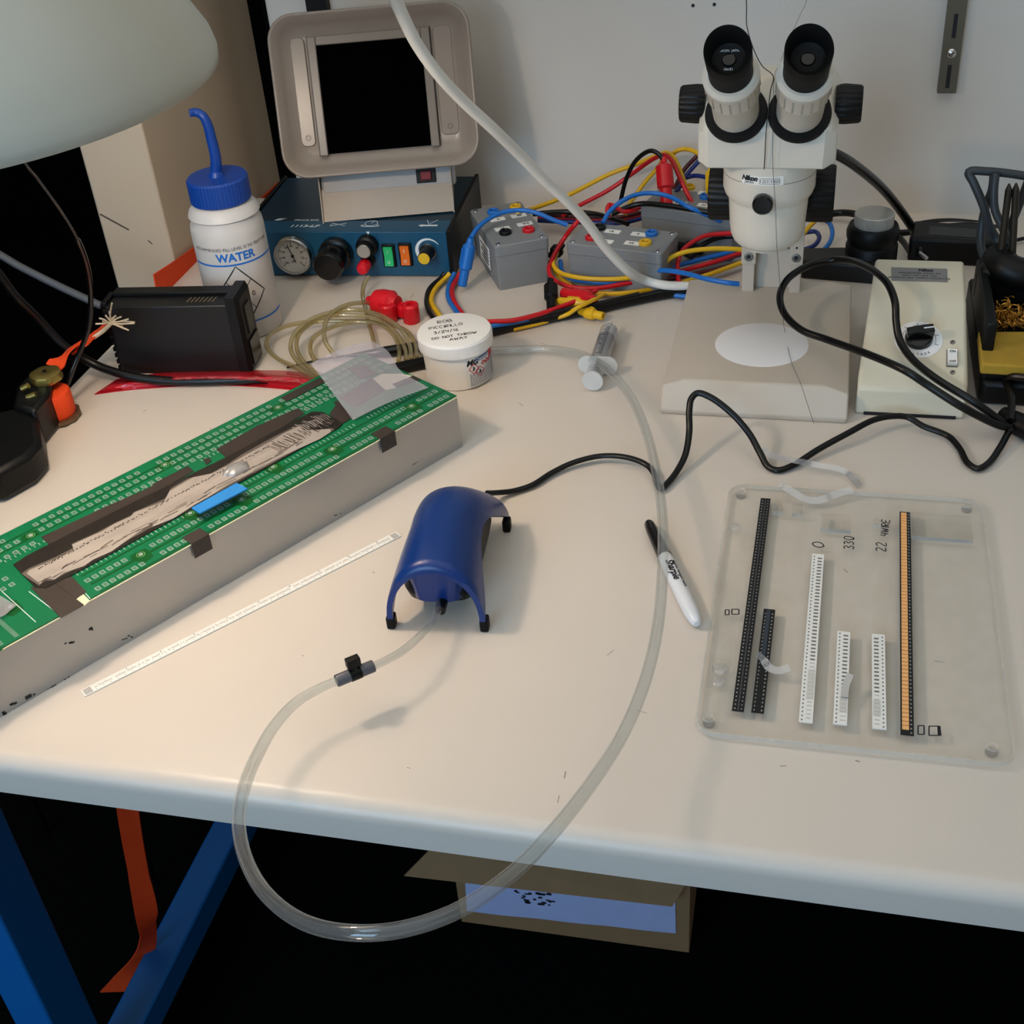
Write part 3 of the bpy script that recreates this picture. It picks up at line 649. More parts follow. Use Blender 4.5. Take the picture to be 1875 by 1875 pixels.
m.build('warning_word', M_RPR, lab, angle=0)
cylpatch(MB(), lr_, JF + 64, JF + 80, .027, .036, 6).build('red_block', M_RPR, lab)
fp = MB(); random.seed(8)
for k in range(20):
    a = JF + 18
    while a < JF + 110:
        ln = random.uniform(2, 6)
        if k < 13 or a > JF + 46: cylpatch(fp, lr_, a, a + ln, .0045 + k * .0011, .0051 + k * .0011, 2, .0001)
        a += ln + 1.4
tag(fp.build('fine_print', pm('grey_fine_print', '#8b8b96', .7, var=.3, scale=500), lab, angle=0), kind='stuff')

# ---------------------------------------------------------------- dispenser
DA = T(504, 505); DRZ = radians(3.3); DW, DD, DH = .2204, .174, .057
dis = thing('fluid_dispenser', 'dark teal bench dispenser with a pressure gauge, knobs and two rocker switches', 'dispenser', DA, DRZ)
M_TEAL = pm('teal_enamel', '#0d4a68', .38, var=.05, bump=.08, bscale=1200)
M_TEALD = pm('dark_teal_enamel', '#0a2c3d', .4, var=.06, bump=.08, bscale=1200)
MB().box(-.03, DW - .002, .0, DD, .003, DH - .0012).build('housing', M_TEALD, dis)
MB().box(-.03, DW - .002, -.0015, .0, .002, DH).build('front_panel', M_TEAL, dis, bevel=.0006)
MB().box(-.03, DW - .002, .0, .032, DH - .0012, DH).build('top_strip', M_TEAL, dis)
MB().box(DW - .0018, DW + .003, -.003, DD + .002, 0, DH + .0015).build('side_panel', M_BLACK, dis, bevel=.0006)
MB().box(-.035, -.031, -.003, DD + .002, 0, DH + .0015).build('side_panel', M_BLACK, dis, bevel=.0006)
dn = MW[dis].to_3x3() @ Vector((0, -1, 0))
def DF(px, py):
    p = loc_of(dis, TP(px, py, MW[dis] @ Vector((0, -.0015, 0)), dn)); return p.x, p.z
def DT(px, py):
    p = loc_of(dis, T(px, py, DH)); return p.x, p.y
def face(x, z, y=-.0015): return tr(x, y, z) @ rot('X', 90)
cx_, cz_ = DF(540, 463)
g = MB().lathe([(.0225, 0), (.0238, .002), (.0238, .010), (.0222, .0125), (.0208, .0125), (.0208, .009)], 56, face(cx_, cz_)).build('gauge_bezel', M_CHROME, dis)
MB().cyl(.0209, .0005, .0088, 48, face(cx_, cz_)).build('gauge_dial', pm('gauge_paper', '#c9c6c0', .6, var=.03), dis)
tk = MB()
for k in range(41):
    a = radians(-135 + 270 * k / 40 + 90); r0, r1 = (.0150, .0185) if k % 5 == 0 else (.0168, .0185); c, s_ = cos(a), sin(a)
    tk.strip([(r0 * c, r0 * s_, .0089), (r1 * c, r1 * s_, .0089)], Vector((-s_, c, 0)), .0004 if k % 5 else .0007, .0002)
o = tk.build('gauge_scale', M_INK, g, angle=0); o.matrix_local = face(cx_, cz_)
for k in range(9):
    a = radians(-135 + 270 * k / 8 + 90); text(str(k * 20 if k else 0), .0036, M_INK, g, face(cx_, cz_) @ tr(.0125 * cos(a), .0125 * sin(a), .0089))
nd = MB().strip([(.003, -.0075, .0096), (0, 0, .0096), (-.0045, .0145, .0096)], Vector((1, .3, 0)), .0009, .0003).cyl(.0018, .009, .0102, 16)
o = nd.build('gauge_needle', M_INK, g); o.matrix_local = face(cx_, cz_)
text('psi', .004, M_INK, g, face(cx_, cz_) @ tr(0, -.0065, .0089))
# pressure regulator knob
kx, kz = DF(617, 462)
kn = MB().lathe([(0, 0), (.020, 0), (.020, .010), (.0185, .012), (.0150, .013), (.0150, .018), (.0175, .020), (.0175, .040), (.0155, .043), (0, .043)], 48, face(kx, kz), wob=lambda i, n: 1 + (.012 if i % 2 else 0)).build('regulator_knob', M_BLACKG, dis)
# small silver-faced knob
kx, kz = DF(674, 447)
kn = MB().lathe([(0, 0), (.0125, 0), (.0122, .010), (.0095, .0115), (.0092, .020), (0, .020)], 48, face(kx, kz), wob=lambda i, n: 1 + (.03 if i % 2 else 0)).build('vacuum_knob', M_BLACK, dis)
MB().lathe([(.0082, .020), (.0082, .0212), (.0076, .0218), (0, .0218)], 36, face(kx, kz)).build('knob_face', pm('spun_aluminium', '#b7b2ab', .3, .9, var=.1), kn)
px_, pz_ = DF(674, 427); MB().prism([(-.0022, .002), (.0022, .002), (0, -.0018)], 0, .0002, face(px_, pz_)).build('pointer_mark', M_INKW, dis)
# air outlet with red connector
ox, oz = DF(675, 474)
co = MB().lathe([(0, 0), (.0085, 0), (.0085, .004), (.006, .005), (.006, .014), (0, .014)], 28, face(ox, oz)).build('air_outlet', M_BLACK, dis)
MB().lathe([(0, .014), (.0068, .014), (.0075, .017), (.0072, .028), (.0058, .031), (.0032, .0315), (0, .0315)], 28, face(ox, oz)).build('red_connector', M_REDCAP, co)
# rocker switches
for (px, py), colr, nm, sym in (((713, 467), '#1c9a58', 'green_rocker', ('I', 'O')), ((743, 465), '#c05a12', 'orange_rocker', ('S', 'O'))):
    sx_, sz_ = DF(px, py)
    b = MB().box(-.0078, .0078, -.0145, .0145, 0, .003, face(sx_, sz_)).build('switch_bezel', M_BLACK, dis, bevel=.001)
    m = MB(); m.add([(-.0052, -.0115, .003), (.0052, -.0115, .003), (.0052, .0115, .003), (-.0052, .0115, .003), (-.0052, -.0115, .0065), (.0052, -.0115, .0065), (.0052, 0, .0042), (-.0052, 0, .0042), (.0052, .0115, .0062), (-.0052, .0115, .0062)],
        [(0, 3, 2, 1), (4, 5, 6, 7), (7, 6, 8, 9), (0, 1, 5, 4), (2, 3, 9, 8), (1, 2, 8, 6, 5), (3, 0, 4, 7, 9)], face(sx_, sz_))
    rk = m.build('rocker', pm(nm, colr, .35, var=.06, emis=(colr, .25)), b)
    for s_, yy in zip(sym, (.006, -.007)): text(s_, .005, M_INKW, rk, face(sx_, sz_) @ tr(0, yy, .0062 if yy > 0 else .0058))
# timer knob with white crescent
tx, tz = DF(784, 459)
cr = MB(); pts = []
for k in range(19):
    a = radians(30 + 190 * k / 18); pts.append((.0155 * cos(a), .0155 * sin(a)))
for k in range(18, -1, -1):
    a = radians(30 + 190 * k / 18); q = .0150 - .0042 * (k / 18) ** .7; pts.append((q * cos(a), q * sin(a)))
cr.prism(pts, 0, .0002, face(tx, tz)); cr.build('dial_crescent', M_INKW, dis, angle=0)
kn = MB().lathe([(0, 0), (.0095, 0), (.0092, .004), (.0078, .005), (.0074, .022), (0, .022)], 44, face(tx, tz), wob=lambda i, n: 1 + (.03 if i % 2 else 0)).build('timer_knob', M_BLACK, dis)
MB().cyl(.0068, .022, .0228, 32, face(tx, tz)).build('knob_cap', pm('yellow_cap', '#dcb22a', .4, var=.05), kn)
MB().lathe([(.0098, .001), (.0098, .0035), (.0090, .0035)], 32, face(tx, tz)).build('chrome_ring', M_CHROME, kn)
# printing on the top strip
tx, ty = DT(557, 414); text('1113-LF', .0088, M_INKW, dis, tr(tx, ty, DH), bold=.0003, sx=1.25, shear=.15)
tx, ty = DT(562, 403); text('FISNAR INC.', .0048, M_INKW, dis, tr(tx, ty, DH), bold=.0002, sx=1.2)
tx, ty = DT(513, 402); MB().prism([(-.007, -.002), (-.002, .003), (.008, .003), (.002, .0005), (.004, -.0005), (-.002, -.003)], 0, .0002, tr(tx, ty, DH)).build('logo_mark', M_INKW, dis, angle=0)
tx, ty = DT(620, 411); m = MB(); m.strip([(-.009, -.004, .0001), (-.009, .004, .0001), (.009, -.004, .0001), (.009, .004, .0001), (-.009, -.004, .0001)], Vector((.3, 1, 0)), .0008, .0002); o = m.build('valve_symbol', M_INKW, dis, angle=0); o.matrix_local = tr(tx, ty, DH)
tx, ty = DT(680, 409); m = MB(); m.lathe([(.0080, 0), (.0080, .0002), (.0072, .0002), (.0072, 0)], 32); m.strip([(0, 0, .0001), (.002, .0055, .0001)], Vector((1, 0, 0)), .0007, .0002); m.box(-.011, .011, -.0098, -.0084, 0, .0002); m.box(-.011, -.008, -.0098, -.005, 0, .0002); m.box(.008, .011, -.0098, -.005, 0, .0002)
o = m.build('gauge_symbol', M_INKW, dis, angle=0); o.matrix_local = tr(tx, ty, DH)
tx, ty = DT(788, 409); m = MB(); m.strip([(-.006, .010, .0001), (-.001, -.003, .0001), (.007, .010, .0001)], Vector((1, 0, 0)), .0008, .0002); m.prism([(-.013, -.0065), (-.008, -.003), (-.008, -.0045), (.010, -.0045), (.010, -.008), (-.008, -.008), (-.008, -.0095)], 0, .0002)
o = m.build('needle_symbol', M_INKW, dis, angle=0); o.matrix_local = tr(tx, ty, DH)

# ---------------------------------------------------------------- fume extractor on the dispenser
E0 = Vector((-.610, 1.3205, .1165)); E1 = Vector((-.3895, 1.3815, .1165)); ex = (E1 - E0).normalized()
eb = Vector((-ex.y, ex.x, 0)); tilt = radians(20); eup = eb * sin(tilt) + Vector((0, 0, cos(tilt))); en = ex.cross(eup)
fume = thing('fume_extractor', 'tan bench fume extractor with a square black filter tilted back on the dispenser', 'fume extractor', Vector(((E0.x + E1.x) / 2, (E0.y + E1.y) / 2 + .04, DH)), atan2(ex.y, ex.x))
EM = MW[fume].inverted() @ axes(E0, ex, en)   # tray frame in thing space: x right, y up, z to the viewer
EW = (E1 - E0).length; EH = .180
def EL(px, py, z=0.):
    p = EM.inverted() @ loc_of(fume, TP(px, py, E0 + en * z, en)); return p.x, p.y
def loft(mb, rings, M, fill0=True, fill1=True):
    n = len(rings[0][0]); vs = []; fs = []
    for pts, z in rings: vs += [(p[0], p[1], z) for p in pts]
    for a in range(len(rings) - 1):
        for i in range(n): j = (i + 1) % n; fs.append((a * n + i, a * n + j, (a + 1) * n + j, (a + 1) * n + i))
    if fill0: fs.append(tuple(range(n - 1, -1, -1)))
    if fill1: fs.append(tuple(range((len(rings) - 1) * n, len(rings) * n)))
    return mb.add(vs, fs, M)
ccx, ccy = EW / 2, EH / 2
def rr_(inset, r): return rrect(EW - 2 * inset, EH - 2 * inset, r, 8, ccx, ccy)
tray = loft(MB(), [(rr_(.045, .012), -.034), (rr_(.030, .016), -.030), (rr_(.012, .022), -.016), (rr_(.001, .029), -.003), (rr_(0, .030), 0), (rr_(.0012, .029), .0012), (rr_(.0035, .027), .0005), (rr_(.011, .022), -.010), (rr_(.019, .016), -.0175), (rr_(.027, .010), -.0195)], EM).build('hood', pm('tan_gloss_plastic', '#8d8176', .27, var=.03, scale=30, bump=.03), fume, angle=70)
f = [EL(577.8, 82, -.019), EL(769.8, 70.4, -.019), EL(791.6, 266, -.019), EL(603.4, 281.6, -.019)]
fx0 = (f[0][0] + f[3][0]) / 2; fx1 = (f[1][0] + f[2][0]) / 2; fy1 = (f[0][1] + f[1][1]) / 2; fy0 = (f[2][1] + f[3][1]) / 2
MB().box(fx0, fx1, fy0, fy1, -.0192, -.0150, EM).build('filter_pad', pm('black_carbon_foam', '#010101', .95, var=.4, scale=900, bump=.5, bscale=1500, spec=.02), fume)
m = MB(); q = .010
m.box(fx0 - q, fx0, fy0 - .002, fy1 + q, -.0192, -.0128, EM); m.box(fx1, fx1 + q, fy0 - .002, fy1 + q, -.0192, -.0128, EM); m.box(fx0, fx1, fy1, fy1 + q, -.0192, -.0128, EM)
fr = m.build('filter_frame', pm('grey_tan_plastic', '#7d746b', .3, var=.03), fume, bevel=.0012)
for sxx in (fx0 - q - .0008, fx1 + q + .0001): MB().box(sxx, sxx + .0007, fy0 - .002, fy1 + q + .001, -.0193, -.0186, EM).build('seam', M_INK, fr)
M_CLIP = pm('tan_gloss_plastic', '#95897d', .2)
for s, x0_, x1_ in ((0, .022, fx0 - q - .003), (1, fx1 + q + .003, EW - .022)):
    loft(MB(), [(rrect(x1_ - x0_, .120, .006, 4, (x0_ + x1_) / 2, fy0 + .070), -.0195), (rrect(x1_ - x0_ - .002, .118, .005, 4, (x0_ + x1_) / 2, fy0 + .070), -.0172)], EM).build('side_pocket', M_CLIP, fume, angle=50)
    MB().lathe([(.0034, 0), (.0030, .0012), (.0022, .0012), (.0018, 0)], 20, EM @ tr((x0_ + x1_) / 2, fy0 + .020, -.0172)).build('boss', M_CLIP, fume)
hy = EL(705, 350, -.034)[1]
MB().box(.036, EW - .033, hy, .165, -.088, -.034, EM).build('fan_housing', pm('light_grey_plastic', '#a9a6a3', .4, var=.03), fume, bevel=.004)
sxp = EL(780, 321, -.034); sw = MB().box(sxp[0] - .0115, sxp[0] + .0115, sxp[1] - .0085, sxp[1] + .0085, -.034, -.0315, EM).build('switch_bezel', M_BLACK, fume, bevel=.0008)
MB().box(sxp[0] - .0062, sxp[0] + .0062, sxp[1] - .005, sxp[1] + .005, -.0315, -.0288, EM).build('red_rocker', pm('red_switch', '#7d0a1c', .3, var=.06), sw, bevel=.0006)
# folded sheet-metal stand
A_ = loc_of(fume, T(594, 407, DH)); B_ = loc_of(fume, T(830, 388, DH)); x0_, x1_, yf = A_.x, B_.x, (A_.y + B_.y) / 2
m = MB(); m.add([(x0_, yf, .0005), (x1_, yf, .0005), (x1_, yf + .016, .034), (x0_, yf + .016, .034), (x0_, yf + .0015, .0), (x1_, yf + .0015, .0), (x1_, yf + .0175, .034), (x0_, yf + .0175, .034)], [(0, 1, 2, 3), (7, 6, 5, 4), (0, 4, 5, 1), (1, 5, 6, 2), (2, 6, 7, 3), (3, 7, 4, 0)])
m.build('stand_plate', M_TAN, fume)
for s in (x0_ - .0015, x1_): 
    m = MB(); m.prism([(yf - .003, .0), (yf + .10, .0), (yf + .105, .062), (yf + .022, .062)], s, s + .0015, Matrix(((0, 0, 1, 0), (1, 0, 0, 0), (0, 1, 0, 0), (0, 0, 0, 1)))); m.build('stand_side', M_TAN, fume)
MB().box(x0_, x1_, yf + .002, yf + .10, .0, .0015).build('stand_base', M_TAN, fume)
# ---------------------------------------------------------------- black temperature controller lying on its side
A = T(226, 685); B = T(442, 683); ang = atan2((B - A).y, (B - A).x)
ctl = thing('temperature_controller', 'black panel-mount controller box lying on its side in front of the column', 'controller', A, ang)
CL = (B - A).length; CH = .079; CD = .036
MB().box(0, CL, 0, CD, 0, CH).build('case', pm('matt_black_case', '#070707', .45, var=.12, bump=.1), ctl, bevel=.0015)
bz = loft(MB(), [([(0, -.004), (CD + .006, -.004), (CD + .006, CH + .005), (0, CH + .005)], 0), ([(0, -.004), (CD + .006, -.004), (CD + .006, CH + .005), (0, CH + .005)], .010), ([(.004, 0), (CD + .002, 0), (CD + .002, CH + .001), (.004, CH + .001)], .014)], Matrix(((0, 0, 1, CL), (1, 0, 0, -.003), (0, 1, 0, .004), (0, 0, 0, 1)))).build('bezel', M_BLACK, ctl)
MB().box(CL + .014, CL + .0155, .004, CD - .004, .008, CH * .45).build('display_window', M_BLACKG, ctl)
MB().box(CL + .014, CL + .0155, .010, CD - .010, CH * .52, CH * .92).build('keypad', pm('worn_keypad', '#2b2a24', .4, var=.3, scale=150), ctl)
m = MB()
for k in range(7):
    x = CL - .045 + k * .0045; m.strip([(x, .009, CH + .0001), (x + .0015, .020, CH + .0001)], Vector((1, 0, 0)), .0016, .0002)
m.build('vent_slots', pm('tan_slot', '#5d5240', .7), ctl, angle=0)
for k in range(11):
    MB().box(-.006, 0, .004, CD - .004, .003 + k * .0074, .0075 + k * .0074).build('terminal', M_BLACK, ctl, bevel=.0006)
MB().box(-.0005, CL, CD - .012, CD + .003, CH, CH + .004).build('rear_rail', M_BLACK, ctl, bevel=.0008)

# frayed white threads (strap end)
random.seed(4)
YT = 1.045
base = [TY(172, 618, YT), TY(190, 605, YT), TY(203, 592, YT)]
thr = MB().tube(spline(base, 6), .0022, 8)
for k, (px, py) in enumerate([(175, 593), (182, 583), (193, 577), (205, 555), (200, 570), (212, 578), (222, 580), (235, 584), (246, 592), (247, 590), (236, 605), (225, 597), (188, 588), (210, 583), (228, 602)]):
    p0 = TY(203 + random.uniform(-3, 3), 592 + random.uniform(-2, 2), YT); p2 = TY(px, py, YT + random.uniform(-.012, .006)); md = (p0 + p2) / 2 + Vector((0, 0, random.uniform(-.001, .002)))
    thr.tube(spline([p0, md, p2], 5), .0009, 5)
tag(thr.build('frayed_cord_end', pm('frayed_cotton', '#cbb79a', .8, var=.2, scale=300)), 'frayed pale cord end sticking up beside the black controller box', 'cord')

# ---------------------------------------------------------------- ratchet strap at the bench corner
M_BKP = pm('black_painted_steel', '#0e0e0e', .4, .3, var=.2)
M_ZINC = pm('yellow_zinc_plate', '#9d8b4c', .3, .85, var=.15, scale=120)
pr = T(75, 740, .02)
rat = thing('ratchet_strap', 'orange ratchet tie-down strap with a black ratchet at the bench left edge', 'strap', (pr.x, pr.y, .0))
def RL(px, py, z): return loc_of(rat, T(px, py, z))
m = MB(); zt = .045
for px, py in (((60, 690), (118, 720)),):
    pass
side = MB().prism([tuple(RL(x, y, zt))[:2] for x, y in ((28, 700), (60, 668), (92, 690), (88, 712), (60, 745), (20, 735))], .0, zt - .004).build('ratchet_frame', M_BKP, rat, bevel=.004)
MB().prism([tuple(RL(x, y, zt))[:2] for x, y in ((-40, 740), (30, 725), (62, 742), (68, 790), (45, 815), (-20, 850), (-60, 840))], .001, .034).build('handle', M_BLACK, rat, bevel=.006)
c_ = RL(82, 682, zt + .004); ax = MB().lathe([(0, .0), (.0155, .0), (.0165, .003), (.0150, .008), (.009, .010), (.004, .009), (0, .009)], 36, tr(c_.x, c_.y, zt - .004), wob=lambda i, n: 1 + .03 * sin(6 * 2 * pi * i / n)).build('axle_cap', M_ZINC, rat)
MB().cyl(.0022, .009, .0105, 12, tr(c_.x, c_.y, zt - .004)).build('rivet', M_BKP, ax)
c_ = RL(98, 732, .022); MB().lathe([(0, .0), (.0215, .0), (.0215, .004), (0, .004)], 44, tr(c_.x, c_.y, .002), wob=lambda i, n: 1 + (.05 if (i // 2) % 2 else 0)).build('ratchet_gear', pm('rusty_gear', '#77604a', .5, .7, var=.3, scale=120), rat)
MB().lathe([(0, .0061), (.0175, .0061), (.0185, .008), (.0185, .030), (.0175, .032), (0, .032)], 40, tr(c_.x, c_.y, 0)).build('strap_roll', M_STRAP, rat)
MB().tube([RL(40, 712, zt), RL(52, 706, zt + .003)], .003, 10).build('pin', M_ZINC, rat); MB().tube([RL(50, 728, zt - .005), RL(66, 722, zt - .002)], .003, 10).build('pin', M_ZINC, rat)
seg = [[RL(98, 672, zt), RL(112, 655, .05), RL(130, 640, .05), RL(140, 630, .05)], [RL(146, 640, .05), RL(165, 620, .05), RL(190, 598, .055), RL(215, 575, .055)]]
for q in seg: MB().strip(spline(q, 5), Vector((.7, .6, .4)), .024, .0016).build('webbing', M_STRAP, rat)
# webbing that climbs past the column behind the bottle
cxr = TABLEX + .0005
def onside(px, py): return TP(px, py, (cxr + .002, 0, 0), (1, 0, 0))
pts = [onside(285, 525), onside(330, 495), onside(370, 465), onside(420, 430), onside(470, 392), onside(513, 352)]
MB().strip(spline([loc_of(rat, p) for p in pts], 5), Vector((0, .3, 1)), .030, .0016).build('webbing', M_STRAP, rat)

# ---------------------------------------------------------------- cables on the left side
cable('black_power_cord', 'thick black cord crossing from the dark corner onto the bench before the controller', [Vector((-1.02, 1.02, -.745)), Vector((-1.05, 1.02, -.3)), Vector((-.98, 1.02, .06)), (-40, 470, .16), (30, 545, .11), (75, 590, .075), (120, 636, .045), (175, 668, .022), (235, 688, .012), (300, 697, .007), (370, 698, .006), (430, 696, .006), (490, 694, .006)], .0048, M_CORD)
cable('lamp_wire', 'thin shiny black wire arching down from the lamp shade past the dark gap', [Vector((-.552, .72, .50)), (40, 290, 0, .80), (70, 330, 0, .84), (110, 385, 0, .88), (140, 435, 0, .92), (158, 480, 0, .96), (165, 520, 0, .99), (166, 555, 0, 1.0), (162, 600, 0, 1.0), (146, 645, 0, 1.0), (128, 690, 0, .99), Vector((-.80, .97, -.10)), Vector((-.82, .96, -.745))], [.0012] * 33 + [.0026] * 64, M_BLACKG)
cable('grey_flat_cable', 'straight grey cable slanting across the dark gap left of the column', [Vector((-1.5, 1.1, -.74)), Vector((-1.38, 1.14, -.1)), Vector((-1.15, 1.15, .16)), (-40, 447, 0, 1.15), (40, 490, 0, 1.15), (110, 525, 0, 1.15), (185, 560, 0, 1.15)], .0045, pm('grey_vinyl', '#4d5054', .5))

# ---------------------------------------------------------------- red bubble bag
M_BAG = clear('red_antistatic_film', '#f06070', base=.06, edge=.5, diff=.5, dcol='#e02434', rough=.15, var=.15)
topp = spline([(214, 694, 0), (255, 688, 0), (300, 682, 0), (380, 679, 0), (470, 678, 0), (540, 680, 0), (592, 690, 0)], 6)
botp = spline([(172, 722, 0), (235, 714, 0), (300, 709, 0), (380, 705, 0), (470, 708, 0), (540, 714, 0), (596, 720, 0)], 6)
def bag(u, v):
    i = min(len(topp) - 1, int(u * (len(topp) - 1))); a = topp[i]; b = botp[i]; q = a.lerp(b, v)
    z = .0008 + .0125 * sin(pi * min(1, v * 1.25)) ** 1.5 * min(1, u * 2.2 + .05) * (1 + .16 * sin(u * 75) * sin(v * 12)); return T(q.x, q.y, z)
tag(MB().sheet(bag, 36, 12, .0007).build('bubble_bag', M_BAG, angle=60), 'strip of red antistatic bubble bag lying before the black controller', 'plastic bag')

# ---------------------------------------------------------------- dispenser hose, wand and red clips
M_HOSE = clear('yellowed_clear_hose', '#e0d7b4', base=.06, edge=.45, diff=.22, dcol='#bfb083')
hs = MB()
loops = [[(676, 506, .020), (667, 520, .014), (664, 540, .008), (668, 560, .006), (675, 590, .006), (683, 620, .006), (688, 645, .007)],
 [(577, 692, .014), (540, 672, .012), (506, 655, .010), (488, 632, .012), (496, 612, .014), (522, 598, .014), (565, 590, .012), (630, 588, .012), (700, 592, .014), (740, 604, .016), (760, 628, .014), (763, 655, .008)],
 [(592, 694, .016), (550, 668, .014), (532, 636, .016), (540, 610, .022), (570, 585, .026), (610, 571, .026), (650, 567, .026), (700, 579, .026), (735, 604, .022), (751, 635, .014), (753, 657, .008)],
 [(597, 694, .016), (560, 668, .012), (543, 636, .014), (552, 606, .018), (592, 582, .022), (642, 577, .022), (700, 588, .020), (728, 614, .016), (742, 640, .012), (744, 660, .008)],
 [(577, 662, .008), (568, 640, .010), (573, 620, .012), (596, 604, .014), (640, 591, .014), (692, 592, .014), (719, 612, .012), (731, 640, .010), (730, 662, .008)],
 [(614, 653, .010), (596, 626, .020), (594, 600, .026), (605, 576, .030), (634, 559, .030), (665, 554, .024), (682, 556, .014)]]
for l in loops: hs.tube(spline([PT(p) for p in l], 8), .0025, 10)
tag(hs.build('coiled_hose', M_HOSE, angle=60), 'coil of thin yellowish clear hose in front of the dispenser', 'hose')
cl = thing('red_hose_clip', 'bright red plastic hose adapter lying beside the coiled clear hose', 'adapter', T(712, 578))
d_ = atan2(*(T(765, 575) - T(690, 562)).yx)
Q = Matrix.Rotation(d_, 4, 'Z')
MB().lathe([(0, -.026), (.004, -.026), (.006, -.020), (.013, -.015), (.0150, -.006), (.0150, .006), (.011, .010), (.010, .014), (0, .014)], 32, Q @ tr(0, 0, .0155) @ rot('Y', 90)).build('adapter_body', M_REDCAP, cl)
for x, y in ((.008, -.012), (.033, -.004)): MB().lathe([(0, 0), (.0085, 0), (.0095, .002), (.0095, .020), (.0080, .022), (.004, .022), (.004, .017), (0, .017)], 28, Q @ tr(x, y, .0) , wob=lambda i, n: 1 + .03 * sin(8 * 2 * pi * i / n)).build('thumb_lobe', M_REDCAP, cl)
MB().box(.008, .036, -.006, .010, .002, .016, Q).build('bridge', M_REDCAP, cl, bevel=.003)
wd_ = [(525, 673, .003), (600, 656, .004), (700, 645, .006), (788, 631, .006)]
tag(MB().tube(spline([PT(p) for p in wd_], 6), [.0012 + .0048 * min(1, max(0, (i - 8) / 4)) for i in range(19)], 14).build('dispensing_wand', M_BLACKG, angle=60), 'black dispensing wand lying behind the film and the white jar', 'wand')
tag(MB().strip([T(648, 690, .006), T(720, 676, .006), T(792, 660, .006)], Vector((.3, 1, 0)), .012, .008).build('black_bar', M_BLACK, bevel=.001), 'matt black flat bar lying between the board end and the wand', 'bar')
# ---------------------------------------------------------------- stereo microscope
MX, MY = -.0505, 1.133
mic = thing('stereo_microscope', 'cream stereo microscope with two black eyepieces on a flat stand with white stage disc', 'microscope', (MX, MY, 0))
bx0, bx1, by0, by1 = -.1387 - MX, .0347 - MX, 1.0415 - MY, 1.283 - MY
def brect(i, j, k): return [(bx0 + i, by0 + j), (bx1 - i, by0 + j), (bx1 - i, by1 - k), (bx0 + i, by1 - k)]
loft(MB(), [(brect(.0012, .0012, .001), 0), (brect(0, 0, 0), .005), (brect(.0004, .0120, 0), .0250), (brect(.0222, .0165, .004), .0305)], I4).build('stand_base', M_BEIGE, mic, bevel=.0014)
MB().lathe([(.0458, .0296), (.0458, .0303), (.0450, .0306), (0, .0306)], 72).build('stage_plate', pm('white_stage_plate', '#e4e2e2', .35, var=.02), mic)
MB().box(-.011, .011, .051, .057, .0300, .0302).build('stage_notch', pm('notch_shadow', '#5a524a', .7), mic)
MB().lathe([(.0464, .0300), (.0464, .03025), (.0458, .03025)], 72).build('stage_gap', M_INK, mic)
pyl = 1.25 - MY
for x0_, x1_ in ((-.0793 - MX, -.0667 - MX), (-.0303 - MX, -.0188 - MX)):
    pp = MB().box(x0_, x1_, pyl, pyl + .030, .030, .145).build('pillar', M_BEIGE, mic, bevel=.0007)
    MB().box(x0_ - .0012, x1_ + .0012, pyl - .0016, pyl + .004, .062, .145).build('pillar_plate', M_BEIGE, mic, bevel=.0005)
    xc = (x0_ + x1_) / 2; scw = MB().lathe([(.0046, 0), (.0046, .0012), (.0036, .0014), (.0036, .0005), (0, .0005)], 24, tr(xc, pyl - .0016, .0705) @ rot('X', 90)).build('socket_screw', M_STEEL, mic)
    MB().lathe([(.0022, .0004), (.0022, .0016), (0, .0016)], 6, tr(xc, pyl - .0016, .0705) @ rot('X', 90)).build('hex_recess', M_INK, scw)
    MB().cyl(.0012, 0, .0003, 12, tr(xc, pyl - .0016, .0815) @ rot('X', 90)).build('pin_hole', M_INK, mic)
MB().box(-.0667 - MX, -.0303 - MX, pyl + .012, pyl + .028, .030, .078).build('back_plate', M_BEIGE, mic)
MB().box(-.0667 - MX, -.0303 - MX, pyl + .004, pyl + .030, .078, .140).build('rack_block', M_BLACK, mic)
MB().box(-.026, .026, .030, pyl + .028, .140, .205).build('focus_block', M_BLACK, mic, bevel=.003)
fz = .166; fy = 1.185 - MY
for s in (-1, 1):
    MB().lathe([(0, .024), (.0205, .024), (.026, .028), (.0268, .034), (.0268, .056), (.0255, .0585), (0, .0585)], 72, tr(.0005, fy, fz) @ rot('Y', 90 * s), wob=lambda i, n: 1 - (.035 if (i % 3 == 0) else 0)).build('focus_knob', M_BLACK, mic)
pod = MB().lathe([(0, .1365), (.0215, .1365), (.0222, .1390), (.0262, .1400), (.0305, .1440), (.0332, .1500), (.0343, .158), (.0358, .1835), (.0362, .1840), (.0362, .1848), (.0395, .1900), (.0412, .195), (.0412, .226), (0, .226)], 72).build('zoom_body', M_CREAM, mic, angle=30)
MB().lathe([(.0413, .2095), (.0415, .2098), (.0413, .2101)], 72).build('body_seam', pm('seam_line', '#8a8278', .6), pod)
nb = TY(1397, 366, MY - .041)
MB().lathe([(0, 0), (.0088, 0), (.0092, .002), (.0090, .010), (.0075, .0115), (0, .0112)], 32, tr(nb.x - MX, -.036, nb.z - .003) @ rot('X', 90)).build('lock_knob', M_BLACKG, mic)
lb = cylpatch(MB(), .0413, -32, 20, .2005 + .009, .2085 + .009, 16, .0003).build('name_plate', M_PAPER, pod)
cyltext('Nikon', .0058, M_INK, lb, .0417, -22, .2150, shear=.25, bold=.00035); cyltext('JAPAN', .0030, M_INK, lb, .0417, -22, .2113); cyltext('121160', .0042, pm('grey_print', '#77736e', .6), lb, .0417, 3, .2132, sx=1.5)
